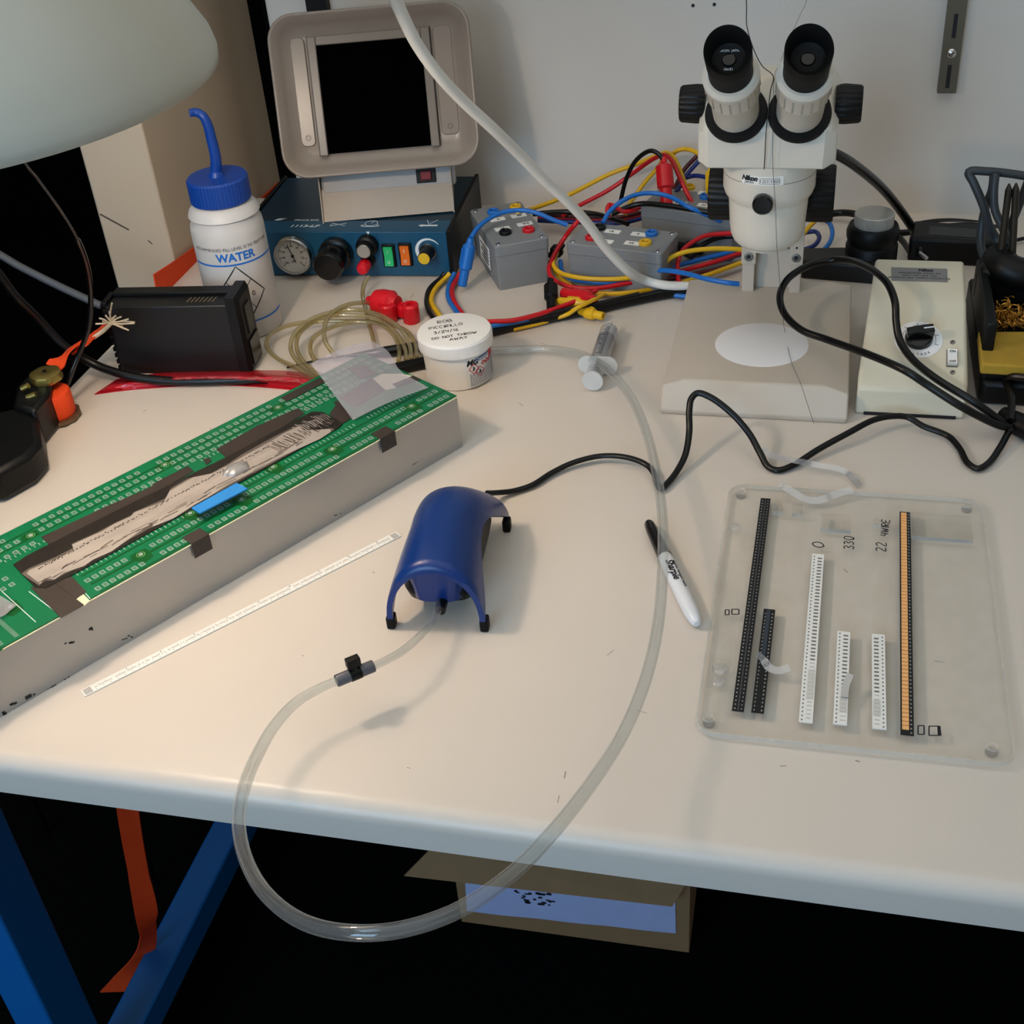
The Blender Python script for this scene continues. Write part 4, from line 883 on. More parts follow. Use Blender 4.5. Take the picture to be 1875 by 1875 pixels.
m = MB(); cylline(m, .0417, [(-9, .2108), (15, .2108), (15, .2158), (-9, .2158), (-9, .2108)], .0003)
for k in range(1, 6): cylline(m, .0417, [(-9 + k * 4, .2108), (-9 + k * 4, .2158)], .0002)
m.build('serial_grid', pm('grey_print', '#77736e', .6), lb, angle=0)
# head: side profile swept across, then corners tapered
HF = 1.09 - MY; zb_, zt_ = .2245, .2600
hw0, hw1 = -.1120 - MX, .0067 - MX
prof = [(HF + .001, zb_), (HF, zb_ + .003), (HF, zt_), (HF + .0355, zt_ + .0355), (HF + .060, zt_ + .0365), (HF + .085, zt_ + .020), (HF + .088, zb_)]
sec = []
for x, ins, zt2 in ((hw0, .010, .012), (hw0 + .004, .006, .007), (hw0 + .0085, .001, .001), (hw0 + .010, 0, 0), (hw1 - .011, 0, 0), (hw1 - .0095, .001, .001), (hw1 - .004, .006, .007), (hw1, .010, .012)):
    sec.append([(x, y + ins * (1 if y < .02 else -1), zb_ + (z - zb_) * (1 - zt2 / .06) + (.002 if ins > .004 and z <= zb_ + .004 else 0)) for y, z in prof])
n = len(prof); vs = [p for s_ in sec for p in s_]; fs = [(a * n + i, a * n + (i + 1) % n, (a + 1) * n + (i + 1) % n, (a + 1) * n + i) for a in range(len(sec) - 1) for i in range(n)]
fs += [tuple(range(n - 1, -1, -1)), tuple(range((len(sec) - 1) * n, len(sec) * n))]
MB().add(vs, fs).build('binocular_head', M_CREAM, mic, bevel=.0016, angle=28)
for s, xo in ((-1, hw0), (1, hw1)):
    MB().lathe([(0, -.004), (.015, -.004), (.0165, 0), (.0168, .004), (.0158, .0165), (.0145, .0185), (0, .0185)], 66, tr(xo, 1.125 - MY, .2705) @ rot('Y', 90 * s), wob=lambda i, n: 1 - (.05 if i % 4 == 0 else 0)).build('zoom_knob', M_BLACK, mic)
nrm0 = Vector((0, -.7071, .7071)); op = Vector((MX, 1.09, zt_))
for (px, py), dx, two in (((1348, 207), -.025, True), ((1464, 207), .06, False)):
    c = loc_of(mic, TP(px, py, op, nrm0)); ax_ = Vector((dx, -.7071, .7071)).normalized(); EMx = axes(c, Vector((1, 0, 0)), ax_); EMx = axes(c, (Vector((1, 0, 0)) - ax_ * ax_.x), ax_)
    MB().lathe([(0, -.003), (.0262, -.003), (.0268, 0), (.0262, .003), (.0225, .0035), (0, .0035)], 60, EMx).build('dust_ring', M_RUBBER, mic)
    tb = MB().lathe([(0, .003), (.0196, .003), (.0200, .034), (.0216, .038), (.0221, .041), (.0225, .060), (.0233, .062), (.0233, .066), (.0205, .070), (0, .070)], 60, EMx).build('eyepiece_tube', M_CREAM, mic, angle=30)
    for k in range(18):
        a = 2 * pi * k / 18; MB().box(-.0004, .0004, .0220, .0229, .042, .0595, EMx @ Matrix.Rotation(a, 4, 'Z')).build('grip_groove', pm('groove_shade', '#a79f92', .5), tb)
    # slanted soft eyecup: rim height varies round the circle
    seg = 60; vs = []; fs = []
    for r_, z_, sl in ((.0180, .068, 0), (.0181, .084, 0), (.0185, .086, .0), (.0190, .104, .005), (.0187, .1055, .005), (.0176, .1045, .005), (.0134, .092, 0), (.0100, .090, 0), (.0001, .090, 0)):
        for i in range(seg):
            a = 2 * pi * i / seg; vs.append((r_ * cos(a), r_ * sin(a), z_ + sl * sin(a - .3)))
    nr = len(vs) // seg
    for q in range(nr - 1):
        for i in range(seg): fs.append((q * seg + i, q * seg + (i + 1) % seg, (q + 1) * seg + (i + 1) % seg, (q + 1) * seg + i))
    cup = MB().add(vs, fs, EMx).build('eyecup', M_RUBBER, mic, angle=40)
    MB().lathe([(.0058, .0902), (.005, .0912), (0, .0916)], 32, EMx).build('lens', pm('dark_lens_glass', '#070708', .05, var=.05), cup)
    if two:
        text('NIKON  JAPAN', .0028, M_INKW, cup, EMx @ tr(0, .0078, .0902)); text('10x/21', .0028, M_INKW, cup, EMx @ tr(0, -.0080, .0902))
def wire(name, label, pts, r): return cable(name, label, pts, r, pm('fine_dark_wire', '#2b2725', .5), 'wire', None, 6, 6)
wire('hanging_thread', 'thin dark thread hanging over the front of the microscope head', [Vector((-.085, 1.535, 1.2)), Vector((-.085, 1.36, .75)), (1366, -30, 0, 1.20), (1367, 10, 0, 1.19), (1368, 50, 0, 1.17), (1395, 120, 0, 1.125), (1416, 140, 0, 1.118), (1411, 165, 0, 1.112), (1407, 200, 0, 1.096), (1403, 238, 0, 1.0865), (1401, 275, 0, 1.0865), (1399, 310, 0, 1.0865)], .00045)
wire('fine_thread', 'very fine grey thread falling from the wall over microscope head to its base', [Vector((.02, 1.538, .62)), (1482, -20, 0, 1.4), (1466, 25, 0, 1.32), (1450, 60, 0, 1.25), (1430, 110, 0, 1.16), (1418, 142, 0, 1.118), (1416, 200, 0, 1.096), (1415, 238, 0, 1.0865), (1415, 300, 0, 1.0865), (1420, 380, 0, 1.083), (1422, 440, 0, 1.08), (1428, 520, 0, 1.07), (1436, 600, .0335), (1450, 665, .0335), (1467, 705, .0322), (1480, 745, .022), (1490, 775, .0004)], .00022)

# ---------------------------------------------------------------- illuminator power supply
psu = thing('power_supply', 'ivory sloped power supply box with a round voltage dial right of the microscope', 'power supply', (.0415, 1.061, 0))
pr_ = [(0, 0), (.003, .0265), (.012, .0325), (.098, .069), (.104, .0705), (.168, .0795), (.174, .078), (.180, 0)]
ws = [(0, .0975)] * 2 + [(.0015, .0965)] + [(.0075, .0965)] + [(.008, .0965)] + [(.0125, .0970)] * 2 + [(.011, .0975)]
vs = [(w_[0], y, z) for (y, z), w_ in zip(pr_, ws)] + [(w_[1], y, z) for (y, z), w_ in zip(pr_, ws)]; n = len(pr_)
MB().add(vs, [tuple(range(n)), tuple(range(2 * n - 1, n - 1, -1))] + [(i, n + i, n + (i + 1) % n, (i + 1) % n) for i in range(n)]).build('case', M_IVORY, psu, bevel=.003, seg=3, angle=40)
MB().box(.008, .090, -.0006, .004, .0002, .0032).build('vent_gap', M_INK, psu)
Pd = (Vector((0, .098, .069)) - Vector((0, .012, .0325))).normalized(); Pn = Vector((1, 0, 0)).cross(Pd)
PMw = MW[psu] @ axes((0, .012, .0325), (1, 0, 0), Pn)
def PP(px, py):
    q = PMw.inverted() @ TP(px, py, PMw.translation, PMw.to_3x3() @ Vector((0, 0, 1))); return q.x, q.y
PL = axes((0, .012, .0325), (1, 0, 0), Pn)
dx, dy = PP(1682, 622); DR = .0218
dl = MB().lathe([(DR, -.0004), (DR, .0005), (DR - .0008, .0009), (0, .0009)], 56, PL @ tr(dx, dy, 0)).build('dial_plate', pm('white_dial', '#eceaea', .3, var=.02), psu)
m = MB()
for k in range(7):
    a = radians(-20 + k * 38); c, s_ = cos(a), sin(a); m.strip([(.0155 * c, .0155 * s_, .0010), (.019 * c, .019 * s_, .0010)], Vector((-s_, c, 0)), .0004, .0002)
for k in range(24):
    a = radians(-20 + k * 9.5); b = radians(-20 + (k + 1) * 9.5); m.strip([(.0155 * cos(a), .0155 * sin(a), .0010), (.0155 * cos(b), .0155 * sin(b), .0010)], Vector((cos(a), sin(a), 0)), .0003, .0002)
o = m.build('dial_scale', M_INK, dl, angle=0); o.matrix_local = PL @ tr(dx, dy, 0)
for ch, a in zip('VOLTAGE', range(-125, -54, 11)): text(ch, .0036, M_INK, dl, PL @ tr(dx + .0182 * cos(radians(a)), dy + .0182 * sin(radians(a)), .0010) @ rot('Z', a + 90))
kb = MB().lathe([(0, .001), (.0128, .001), (.0125, .006), (.0105, .0072), (0, .0072)], 40, PL @ tr(dx, dy, 0)).build('dial_knob', M_BLACKG, dl)
KM = PL @ tr(dx, dy, 0) @ rot('Z', 12)
MB().prism([(-.012, -.0035), (.004, -.0048), (.0125, -.0045), (.0125, .0045), (.004, .0048), (-.012, .0035)], .0072, .0165, KM).build('knob_grip', M_BLACKG, kb, bevel=.001)
MB().box(.003, .012, -.0007, .0007, .0165, .0168, KM).build('pointer_line', M_INKW, kb)
sx_, sy_ = PP(1743, 657)
sb = MB().box(-.0050, .0050, -.0098, .0098, 0, .0012, PL @ tr(sx_, sy_, 0)).build('switch_frame', M_STEEL, psu)
MB().add([(-.0042, -.0088, .0012), (.0042, -.0088, .0012), (.0042, .0088, .0012), (-.0042, .0088, .0012), (-.0042, -.0088, .0055), (.0042, -.0088, .0055), (.0042, .0030, .0035), (-.0042, .0030, .0035), (.0042, .0078, .0050), (-.0042, .0078, .0050)], [(0, 3, 2, 1), (4, 5, 6, 7), (7, 6, 8, 9), (0, 1, 5, 4), (2, 3, 9, 8), (1, 2, 8, 6, 5), (3, 0, 4, 7, 9)], PL @ tr(sx_, sy_, 0)).build('rocker', M_WHITE, sb)
text('ON', .0034, M_INK, sb, PL @ tr(sx_, sy_ + .0052, .0048)); text('OFF', .0034, M_INK, sb, PL @ tr(sx_, sy_ - .0072, .0054))
for py in (627, 682):
    ax_, ay_ = PP(1744, py); s_ = MB().lathe([(.0024, 0), (.0022, .0009), (0, .0012)], 20, PL @ tr(ax_, ay_, 0)).build('screw', M_STEEL, psu); MB().box(-.0018, .0018, -.0003, .0003, .0008, .0014, PL @ tr(ax_, ay_, 0) @ rot('Z', 50)).build('screw_slot', M_INK, s_)
P2 = axes((0, .104, .0705), (1, 0, 0), Vector((1, 0, 0)).cross((Vector((0, .168, .0795)) - Vector((0, .104, .0705))).normalized())); P2w = MW[psu] @ P2
q0 = P2w.inverted() @ TP(1632, 514, P2w.translation, P2w.to_3x3() @ Vector((0, 0, 1))); q1 = P2w.inverted() @ TP(1734, 493, P2w.translation, P2w.to_3x3() @ Vector((0, 0, 1)))
np_ = MB().box(q0.x, q1.x, q0.y, q1.y, 0, .0006, P2).build('rating_plate', pm('aluminium_plate', '#8f8d8b', .4, .5, var=.06), psu)
text('Nikon', .0055, M_INK, np_, P2 @ tr((q0.x + q1.x) / 2 + .006, q1.y - .0040, .0006), shear=.25, bold=.0003)
for k, s_ in enumerate(('TRANSFORMER  MODEL XN', 'INPUT 120V  60Hz  0.5A', 'OUTPUT 6V 20W  NIPPON KOGAKU K.K.')): text(s_, .0032, M_INK, np_, P2 @ tr((q0.x + q1.x) / 2, q1.y - .0095 - k * .0042, .0006))

# ---------------------------------------------------------------- knurled adjuster behind the power supply
kp = T(1592, 492); adj = thing('lens_adjuster', 'black cylindrical adjuster with a knurled silver cap behind the ivory power supply', 'adjuster', kp)
MB().lathe([(0, 0), (.030, 0), (.030, .006), (.0285, .007), (.0285, .030), (.0265, .033), (.0285, .040), (.0290, .046), (.0270, .052), (.0262, .0535), (0, .0535)], 56).build('barrel', M_BLACK, adj)
MB().lathe([(0, .0535), (.0215, .0535), (.0215, .066), (.0205, .067), (0, .067)], 120, wob=lambda i, n: 1 - (.018 if i % 2 else 0)).build('knurled_cap', pm('turned_steel', '#b5b1aa', .35, .35, var=.08, scale=160), adj, angle=30)
cb2 = thing('bracket_plate', 'dark steel bracket plate with a slot lying behind the power supply', 'bracket', T(1540, 512, .0))
MB().prism([(-.045, .0), (.050, -.012), (.050, .030), (.0, .040), (-.045, .035)], .0, .022).build('plate', pm('dark_cast_metal', '#232424', .45, .4, var=.15), cb2, bevel=.003)
MB().box(.014, .044, .004, .012, .0218, .0224).build('slot', M_INK, cb2)

ab = thing('added_dark_block', 'added black brick standing for the shade behind the ivory power supply', 'added block', T(1738, 470))  # added dark block, stands for the shaded bench behind the supply
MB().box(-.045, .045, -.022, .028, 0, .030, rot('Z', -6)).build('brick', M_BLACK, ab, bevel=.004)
MB().box(-.025, .025, -.012, .012, .0300, .0303, rot('Z', -6)).build('block_top_patch', pm('dark_top_patch', '#2a2a2c', .5), ab)
# ---------------------------------------------------------------- soldering iron stand at the right
st = thing('soldering_stand', 'black soldering iron stand with yellow sponge, brass wool and a wire holder', 'soldering stand', T(1788, 742))
o_ = MW[st].translation
MB().box(0, .14, .006, .20, 0, .036).build('stand_base', M_BLACK, st, bevel=.004)
MB().box(0, .14, .0, .016, 0, .026).build('front_lip', M_BLACK, st, bevel=.006)
MB().box(0, .010, .02, .16, .036, .075).build('side_wall', M_BLACK, st, bevel=.002)
MB().box(.0, .14, .125, .150, .036, .082).build('rear_arch', M_BLACK, st, bevel=.010)
SZ = .047
sq = [loc_of(st, T(x, y, SZ)) for x, y in ((1791, 606), (1900, 606), (1900, 672), (1797, 666))]
spn = MB(); sv = [(p.x, p.y) for p in sq]
spg = spn.prism(sv, .036, SZ).build('sponge', pm('yellow_sponge', '#a8862a', .9, var=.3, scale=45, bump=.8, bscale=350, detail=8), st, bevel=.002)
random.seed(9)
bw = MB(); wl = loc_of(st, T(1815, 586, .05)); 
for k in range(120):
    c = Vector((wl.x + random.uniform(.0, .07), wl.y + random.uniform(-.012, .016), random.uniform(.044, .062))); pts = []
    rr_2 = random.uniform(.003, .007); ax1 = Vector((random.gauss(0, 1), random.gauss(0, 1), random.gauss(0, 1))).normalized(); b1 = ax1.orthogonal().normalized(); b2 = ax1.cross(b1)
    for q in range(13): a = 2 * pi * q / 10; pts.append(c + b1 * rr_2 * cos(a) + b2 * rr_2 * sin(a) + ax1 * (q * .0006))
    bw.strip(pts, ax1, .0011, .0003)
tag(bw.build('brass_wool', pm('brass_shavings', '#c48d3a', .3, .7, var=.2), st, angle=0), kind='stuff')
M_WIREH = pm('dark_grey_coated_wire', '#34373a', .45, var=.1)
yy = 1.27
def HW(px, py, y=yy): return loc_of(st, TY(px, py, y))
hold = MB()
hold.tube(spline([HW(1900, 326), HW(1850, 318), HW(1810, 314), HW(1774, 315), HW(1783, 335, 1.265), HW(1800, 375, 1.26), HW(1812, 415, 1.26), HW(1826, 440, 1.26), HW(1838, 470, 1.24)], 6), .0042, 12)
hold.tube(spline([HW(1820, 318), HW(1817, 345), HW(1806, 375, 1.28), HW(1798, 410, 1.28), HW(1796, 450, 1.27), HW(1806, 480, 1.25)], 6), .0042, 12)
hold.tube(spline([HW(1823, 318, 1.262), HW(1820, 350, 1.255), HW(1822, 385, 1.25), HW(1835, 415, 1.245), HW(1848, 450, 1.24)], 6), .0040, 12)
hold.tube(spline([HW(1885, 325), HW(1872, 360), HW(1858, 395), HW(1845, 430), HW(1838, 470, 1.24)], 6), .0042, 12)
hold.build('wire_holder', M_WIREH, st)
for px in ((1847, 338, 1828, 500), (1860, 337, 1852, 500)):
    a = HW(px[0], px[1] + 10, 1.235); b = HW(px[2], px[3], 1.225); a0 = HW(px[0] + .8, px[1] - 2, 1.236)
    MB().tube([b, a], .0034, 12).tube([a, a0], [.0034, .0008], 10).build('iron_tip', pm('oxidised_tip', '#3a342c', .4, .7, var=.2), st)
MB().tube(spline([HW(1828, 470, 1.24), HW(1840, 490, 1.22), HW(1860, 500, 1.215), HW(1895, 505, 1.215)], 5), .016, 16).build('holder_block', M_BLACK, st)

# ---------------------------------------------------------------- black cords on the right
cable('illuminator_cord', 'black cord looping over the microscope base and the power supply to a plug', [(1850, 782, .012), (1830, 779, .016), (1763, 746, .035), (1700, 706, .050), (1660, 680, .060), (1590, 649, .058), (1515, 622, .050), (1467, 604, .050), (1436, 574, .055), (1428, 543, .062), (1440, 514, .068), (1465, 494, .070), (1493, 482, .070), (1525, 476, .072), (1555, 477, .078), (1582, 486, .086), (1608, 502, .092), (1627, 522, .092), (1639, 555, .084), (1641, 590, .070), (1647, 622, .058), (1668, 655, .050), (1715, 694, .044), (1779, 733, .034), (1836, 774, .016), (1852, 788, .010)], .0036, M_CORD)
cable('microscope_lamp_cord', 'thick black cord curving down the wall from behind the microscope head', [(1500, 270, 0, 1.24), (1540, 287, 0, 1.27), (1585, 318, 0, 1.33), (1622, 352, 0, 1.39), (1652, 390, 0, 1.43), (1672, 420, 0, 1.44), (1684, 450, .018), (1686, 470, .008)], .0052, M_CORD)
tag(MB().tube([T(1684, 463, .030), T(1697, 473, .028)], .0022, 10).build('metal_pin', M_CHROME), 'small bright metal pin at the back edge of the power supply', 'pin')
for k, pts in enumerate([[(1640, 424, 0, 1.50), (1680, 412, 0, 1.51), (1730, 406, 0, 1.52), (1790, 410, 0, 1.52), (1850, 420, 0, 1.52), (1900, 425, 0, 1.52)], [(1630, 428, 0, 1.47), (1690, 424, 0, 1.485), (1740, 415, 0, 1.50), (1790, 414, 0, 1.505), (1900, 430, 0, 1.50)], [(1680, 452, .006), (1720, 458, .004), (1770, 458, .004), (1810, 450, .004), (1860, 440, .006), (1900, 430, .006)], [(1505, 396, 0, 1.50), (1535, 390, 0, 1.51), (1570, 393, 0, 1.50), (1620, 415, 0, 1.49), (1650, 440, 0, 1.46), (1668, 470, 0, 1.42)]]):
    cable('mains_cable', ('upper black cord running along the wall base behind the soldering stand', 'lower black cord running along the wall base behind the soldering stand', 'thin black wire curving on the bench behind the power supply', 'short black cord passing behind the knurled adjuster')[k], pts, (.0042, .0042, .0022, .0042)[k], M_CORD)
plug = thing('cord_splitter', 'black moulded cord junction at the right edge of the bench', 'plug', T(1858, 792))
MB().tube([(-.012, .012, .012), (.0, .0, .010), (.03, -.03, .010)], [.007, .0105, .0105], 16).build('junction_body', M_BLACK, plug)
MB().tube(spline([loc_of(plug, PT(p)) for p in ((1850, 770, .018), (1852, 730, .025), (1843, 695, .03), (1850, 690, .035), (1895, 694, .04))], 6), .0035, 10).build('side_cord', M_CORD, plug)
# ---------------------------------------------------------------- grey junction boxes with banana jacks
def TD(px, py, d): return CAMP + ray(px, py) * (d / FPX)
def jbox(label, M, L, W, H, jacks, labels, flip, cat='junction box'):
    t = thing('junction_box', label, cat, M=M, group='grey junction boxes on the bench')
    b = loft(MB(), [(rrect(L - .004, W - .004, .003, 3, L / 2, W / 2), 0), (rrect(L, W, .004, 3, L / 2, W / 2), H - .013)], I4).build('body', M_GREYBOX, t, angle=40)
    l = loft(MB(), [(rrect(L + .0006, W + .0006, .004, 3, L / 2, W / 2), H - .0125), (rrect(L + .0006, W + .0006, .004, 3, L / 2, W / 2), H - .001), (rrect(L - .0014, W - .0014, .0035, 3, L / 2, W / 2), H)], I4).build('lid', M_GREYBOX, t, angle=40)
    for x in (.006, L - .006):
        for y in (.006, W - .006):
            s = MB().lathe([(.0032, 0), (.0030, .0006), (.0022, .0008), (0, .0008)], 16, tr(x, y, H)).build('lid_screw', M_CHROME, t)
            MB().box(-.0024, .0024, -.0004, .0004, .0006, .0010, tr(x, y, H) @ rot('Z', 40)).build('screw_slot', M_INK, s)
    inv = MW[t].inverted()
    for (px, py), mt in jacks:
        p = inv @ TP(px, py, MW[t] @ Vector((0, 0, H)), Vector((0, 0, 1)))
        j = MB().lathe([(.0072, 0), (.0072, .003), (.0062, .0042), (.0042, .0042), (.0036, .0030), (.0036, .0008), (0, .0008)], 28, tr(p.x, p.y, H)).build('banana_jack', mt, t)
        MB().lathe([(.0020, .0009), (.0020, .0034), (.0013, .0034), (.0013, .0009)], 14, tr(p.x, p.y, H)).build('jack_socket', mt, j)
    for (px, py), s in labels:
        p = inv @ TP(px, py, MW[t] @ Vector((0, 0, H)), Vector((0, 0, 1)))
        R_ = tr(p.x, p.y, H) @ rot('Z', flip); k = MB().box(-.009, .009, -.0048, .0048, 0, .0003, R_).build('paper_tag', M_PAPER, t)
        text(s, .0072, M_INK, k, R_ @ tr(.0015, 0, .0003), bold=.0002)
    return t
JB, JR, JK, JY = M_BLU, M_RED, M_BLACK, M_YEL
TLb, BLb, BRb = T(869, 383, .055), T(906, 452.5, .055), T(1004.6, 434.6, .055)
ax = (BRb - BLb); a1 = atan2(ax.y, ax.x)
b1 = jbox('grey junction box beside the teal dispenser with black, red, blue and yellow jacks', tr(BLb.x, BLb.y, 0) @ Matrix.Rotation(a1, 4, 'Z'), ax.length, (TLb - BLb).length, .055,
     [((903.5, 390), JB), ((944, 381.5), JY), ((925.6, 427.6), JK), ((968, 423), JR)], [((911, 402), 'I-'), ((949.6, 395), 'I+'), ((920, 419), 'V-'), ((961, 410), 'V+')], 0)
pl = [tuple(loc_of(b1, T(x, y, .03)))[:2] for x, y in ((885, 455), (897, 500))]
lb_ = MB().box(-.0006, -.0001, .030, .075, .014, .040).build('side_label', M_PAPER, b1)
for k in range(5): MB().box(-.0008, -.0006, .034, .070 - .006 * (k % 2), .018 + k * .0042, .0195 + k * .0042).build('print_line', M_INK, lb_)
LFb, LBb, RFb = T(1036.6, 444.8, .052), T(1073.7, 406.4, .052), T(1210.7, 465.3, .052); ax = RFb - LFb
jbox('grey junction box in the middle of the cables with V and I paper tags', tr(LFb.x, LFb.y, 0) @ Matrix.Rotation(atan2(ax.y, ax.x), 4, 'Z'), ax.length, (LBb - LFb).length, .052,
     [((1097.6, 418.6), JK), ((1083, 437), JR), ((1193, 429.5), JB), ((1181.5, 446.8), JY)], [((1122, 424), 'V-'), ((1108.5, 442), 'V+'), ((1170, 429), 'I-'), ((1158, 445.5), 'I+')], 180)
LFc, RFc = T(1172, 378, .055), T(1345, 400, .055); ax = RFc - LFc
jbox('grey junction box half hidden behind the microscope near the wall', tr(LFc.x, LFc.y, 0) @ Matrix.Rotation(atan2(ax.y, ax.x), 4, 'Z'), .115, .062, .055,
     [((1220, 368), JR), ((1262, 345), JY), ((1292, 362), JB)], [((1243, 372), 'V-'), ((1291, 376), 'I+'), ((1292, 354), 'I-')], 180)

# ---------------------------------------------------------------- coloured test leads
G = 'test leads in the cable tangle'
RL_ = .0027
def lead(name, label, mat, pts, r=RL_): return cable(name, label, pts, r, mat, 'cable', G, 10, 7)
lead('blue_test_lead', 'blue test lead arching over the junction box beside the dispenser to its hanging plug', M_BLU, [(862, 436, .060), (874, 418, .066), (898, 399, .070), (924, 388, .072), (955, 385, .072), (983, 390, .070), (1014, 403, .062), (1039, 412, .056)])
bpz = thing('banana_plug', 'blue banana plug hanging between the dispenser and the first grey box', 'plug', T(850, 500))
def plug_parts(t, A, B, mt, r0=.0065):
    """stacking banana plug along A (cable end) -> B (tip)"""
    A = loc_of(t, A); B = loc_of(t, B); d = (B - A); L = d.length; M_ = axes(A, d.orthogonal(), d)
    MB().lathe([(0, 0), (.0036, 0), (.0042, .006), (r0, .010), (r0, L * .62), (r0 * .72, L * .66), (r0 * .70, L * .98), (r0 * .55, L), (r0 * .40, L), (r0 * .40, L * .9), (0, L * .9)], 20, M_).build('plug_body', mt, t)
    MB().box(r0 * .7, r0 * 1.12, -.002, .002, .012, L * .55, M_).build('grip_rib', mt, t)
plug_parts(bpz, T(862, 436, .060), T(846, 524, .0075), M_BLU, .0075)
lead('yellow_test_lead', 'printed yellow test lead rising along the wall from the first grey box', M_YEL, [(948, 388, .060), (975, 382, 0, 1.44), (1039, 358, 0, 1.475), (1116, 319, 0, 1.50), (1167, 300, 0, 1.50), (1205, 284, 0, 1.495), (1222, 280, 0, 1.49), (1236, 292, 0, 1.48), (1250, 325, 0, 1.47), (1262, 362, 0, 1.46), (1275, 385, 0, 1.44)])
lead('red_test_lead', 'red test lead rising along the wall and dropping over the rear grey box', M_RED, [(1030, 395, 0, 1.45), (1052, 381, 0, 1.465), (1116, 347, 0, 1.48), (1159, 317, 0, 1.485), (1200, 289, 0, 1.48), (1218, 284, 0, 1.475), (1231, 296, 0, 1.465), (1244, 324, 0, 1.45), (1264, 365, 0, 1.435), (1282, 394, 0, 1.415), (1308, 416, 0, 1.40), (1336, 427, 0, 1.39), (1380, 430, 0, 1.38)])
lead('black_test_lead', 'black test lead looping up into the red banana plug', M_CORD, [(1136, 370, 0, 1.46), (1147, 327, 0, 1.46), (1167, 291, 0, 1.455), (1193, 276, 0, 1.45), (1210, 286, 0, 1.445), (1216, 300, 0, 1.44)])
rp = thing('banana_plug', 'large red banana plug standing in the rear grey box', 'plug', T(1220, 372, .055))
plug_parts(rp, TY(1215, 288, 1.445), TY(1221, 376, 1.415), M_RED, .0100)
lead('yellow_test_lead', 'short yellow test lead slanting down behind the red banana plug', M_YEL, [(1212, 295, 0, 1.50), (1205, 306, 0, 1.50), (1180, 335, 0, 1.49), (1162, 360, 0, 1.48), (1150, 378, 0, 1.46), (1145, 392, 0, 1.45)])
lead('yellow_test_lead', 'yellow test lead arching toward the microscope head at the wall', M_YEL, [(1228, 285, 0, 1.50), (1240, 276, 0, 1.50), (1254, 273, 0, 1.50), (1275, 279, 0, 1.49), (1300, 300, 0, 1.48), (1308, 330, 0, 1.46)])
yp = thing('banana_plug', 'yellow banana plug half hidden behind the black focus knob', 'plug', T(1303, 350, .055)); plug_parts(yp, TY(1303, 300, 1.45), TY(1304, 385, 1.42), M_YEL, .0075)
lead('dark_red_test_lead', 'dark red test lead slanting down behind the binocular head', pm('dark_red_vinyl', '#4a0d18', .4), [(1290, 275, 0, 1.50), (1272, 290, 0, 1.50), (1252, 312, 0, 1.49), (1240, 335, 0, 1.48), (1232, 350, 0, 1.47)])
lead('navy_test_lead', 'navy blue test lead slanting down behind the binocular head', M_NAVY, [(1292, 282, 0, 1.49), (1275, 300, 0, 1.49), (1256, 322, 0, 1.48), (1246, 340, 0, 1.47), (1238, 352, 0, 1.46)])
lead('navy_test_lead', 'navy blue test lead crossing level above the rear grey box', M_NAVY, [(1250, 327, 0, 1.48), (1270, 322, 0, 1.48), (1290, 324, 0, 1.47), (1312, 332, 0, 1.46)])
lead('blue_test_lead', 'light blue test lead arching over the middle and rear grey boxes', M_BLU, [(1104, 408, .055), (1116, 388, .062), (1136, 370, .070), (1167, 356, .074), (1200, 354, .074), (1231, 362, .072), (1259, 378, .068), (1282, 388, .062), (1320, 405, .05)])
lead('black_test_lead', 'black test lead lying level behind the middle grey box', M_CORD, [(975, 392, .03), (1010, 389, .03), (1039, 388, .03), (1090, 392, .03), (1125, 402, .03), (1150, 410, .03)], .0032)
lead('black_test_lead', 'black test lead draped across the top front of the rear grey box', M_CORD, [(1120, 392, .050), (1167, 374, .060), (1218, 376, .0635), (1270, 384, .0635), (1334, 395, .060)], .0032)
lead('red_test_lead', 'short red test lead curling between the middle and rear grey boxes', M_RED, [(1116, 398, .045), (1112, 384, .052), (1116, 375, .056), (1128, 380, .056), (1140, 387, .054), (1160, 385, .052), (1175, 378, .048)])
for k, (nm, mt, lab, dy, dz) in enumerate((('red_test_lead', M_RED, 'red test lead coiled lowest behind the middle grey box', 0, .012), ('navy_test_lead', M_NAVY, 'navy test lead coiled behind the middle grey box', 6, .018), ('dark_red_test_lead', pm('dark_red_vinyl', '#4a0d18', .4), 'dark red test lead coiled behind the middle grey box', -5, .022))):
    lead(nm, lab, mt, [(985, 398 + dy, dz), (1030, 400 + dy, dz), (1090, 402 + dy, dz), (1140, 402 + dy, dz), (1175, 394 + dy, dz), (1200, 388 + dy, dz)])
lead('red_test_lead', 'red test lead curving round the left end of the middle grey box', M_RED, [(1062, 402, .060), (1054, 410, .058), (1034, 435, .040), (1014, 468, .026), (1005, 491, .018), (1013, 511, .014), (1044, 525, .012), (1090, 528, .012), (1141, 520, .012), (1193, 510, .012), (1240, 498, .012), (1300, 482, .014), (1360, 462, .016)])
lead('yellow_test_lead', 'yellow test lead curving under the middle box then arching to the pillars', M_YEL, [(1020, 462, .024), (1013, 482, .020), (1024, 498, .018), (1052, 507, .018), (1090, 511, .018), (1141, 510, .018), (1193, 501, .020), (1208, 496, .024), (1223, 476, .034), (1249, 463, .040), (1295, 456, .042), (1345, 456, .040), (1390, 462, .034)])
lead('yellow_test_lead', 'lowest yellow test lead curving in front of the middle grey box', M_YEL, [(1018, 470, .014), (1013, 481, .010), (1019, 501, .007), (1039, 519, .006), (1065, 532, .006), (1116, 538, .006), (1167, 534, .006), (1218, 525, .007), (1290, 505, .010), (1360, 480, .012)])
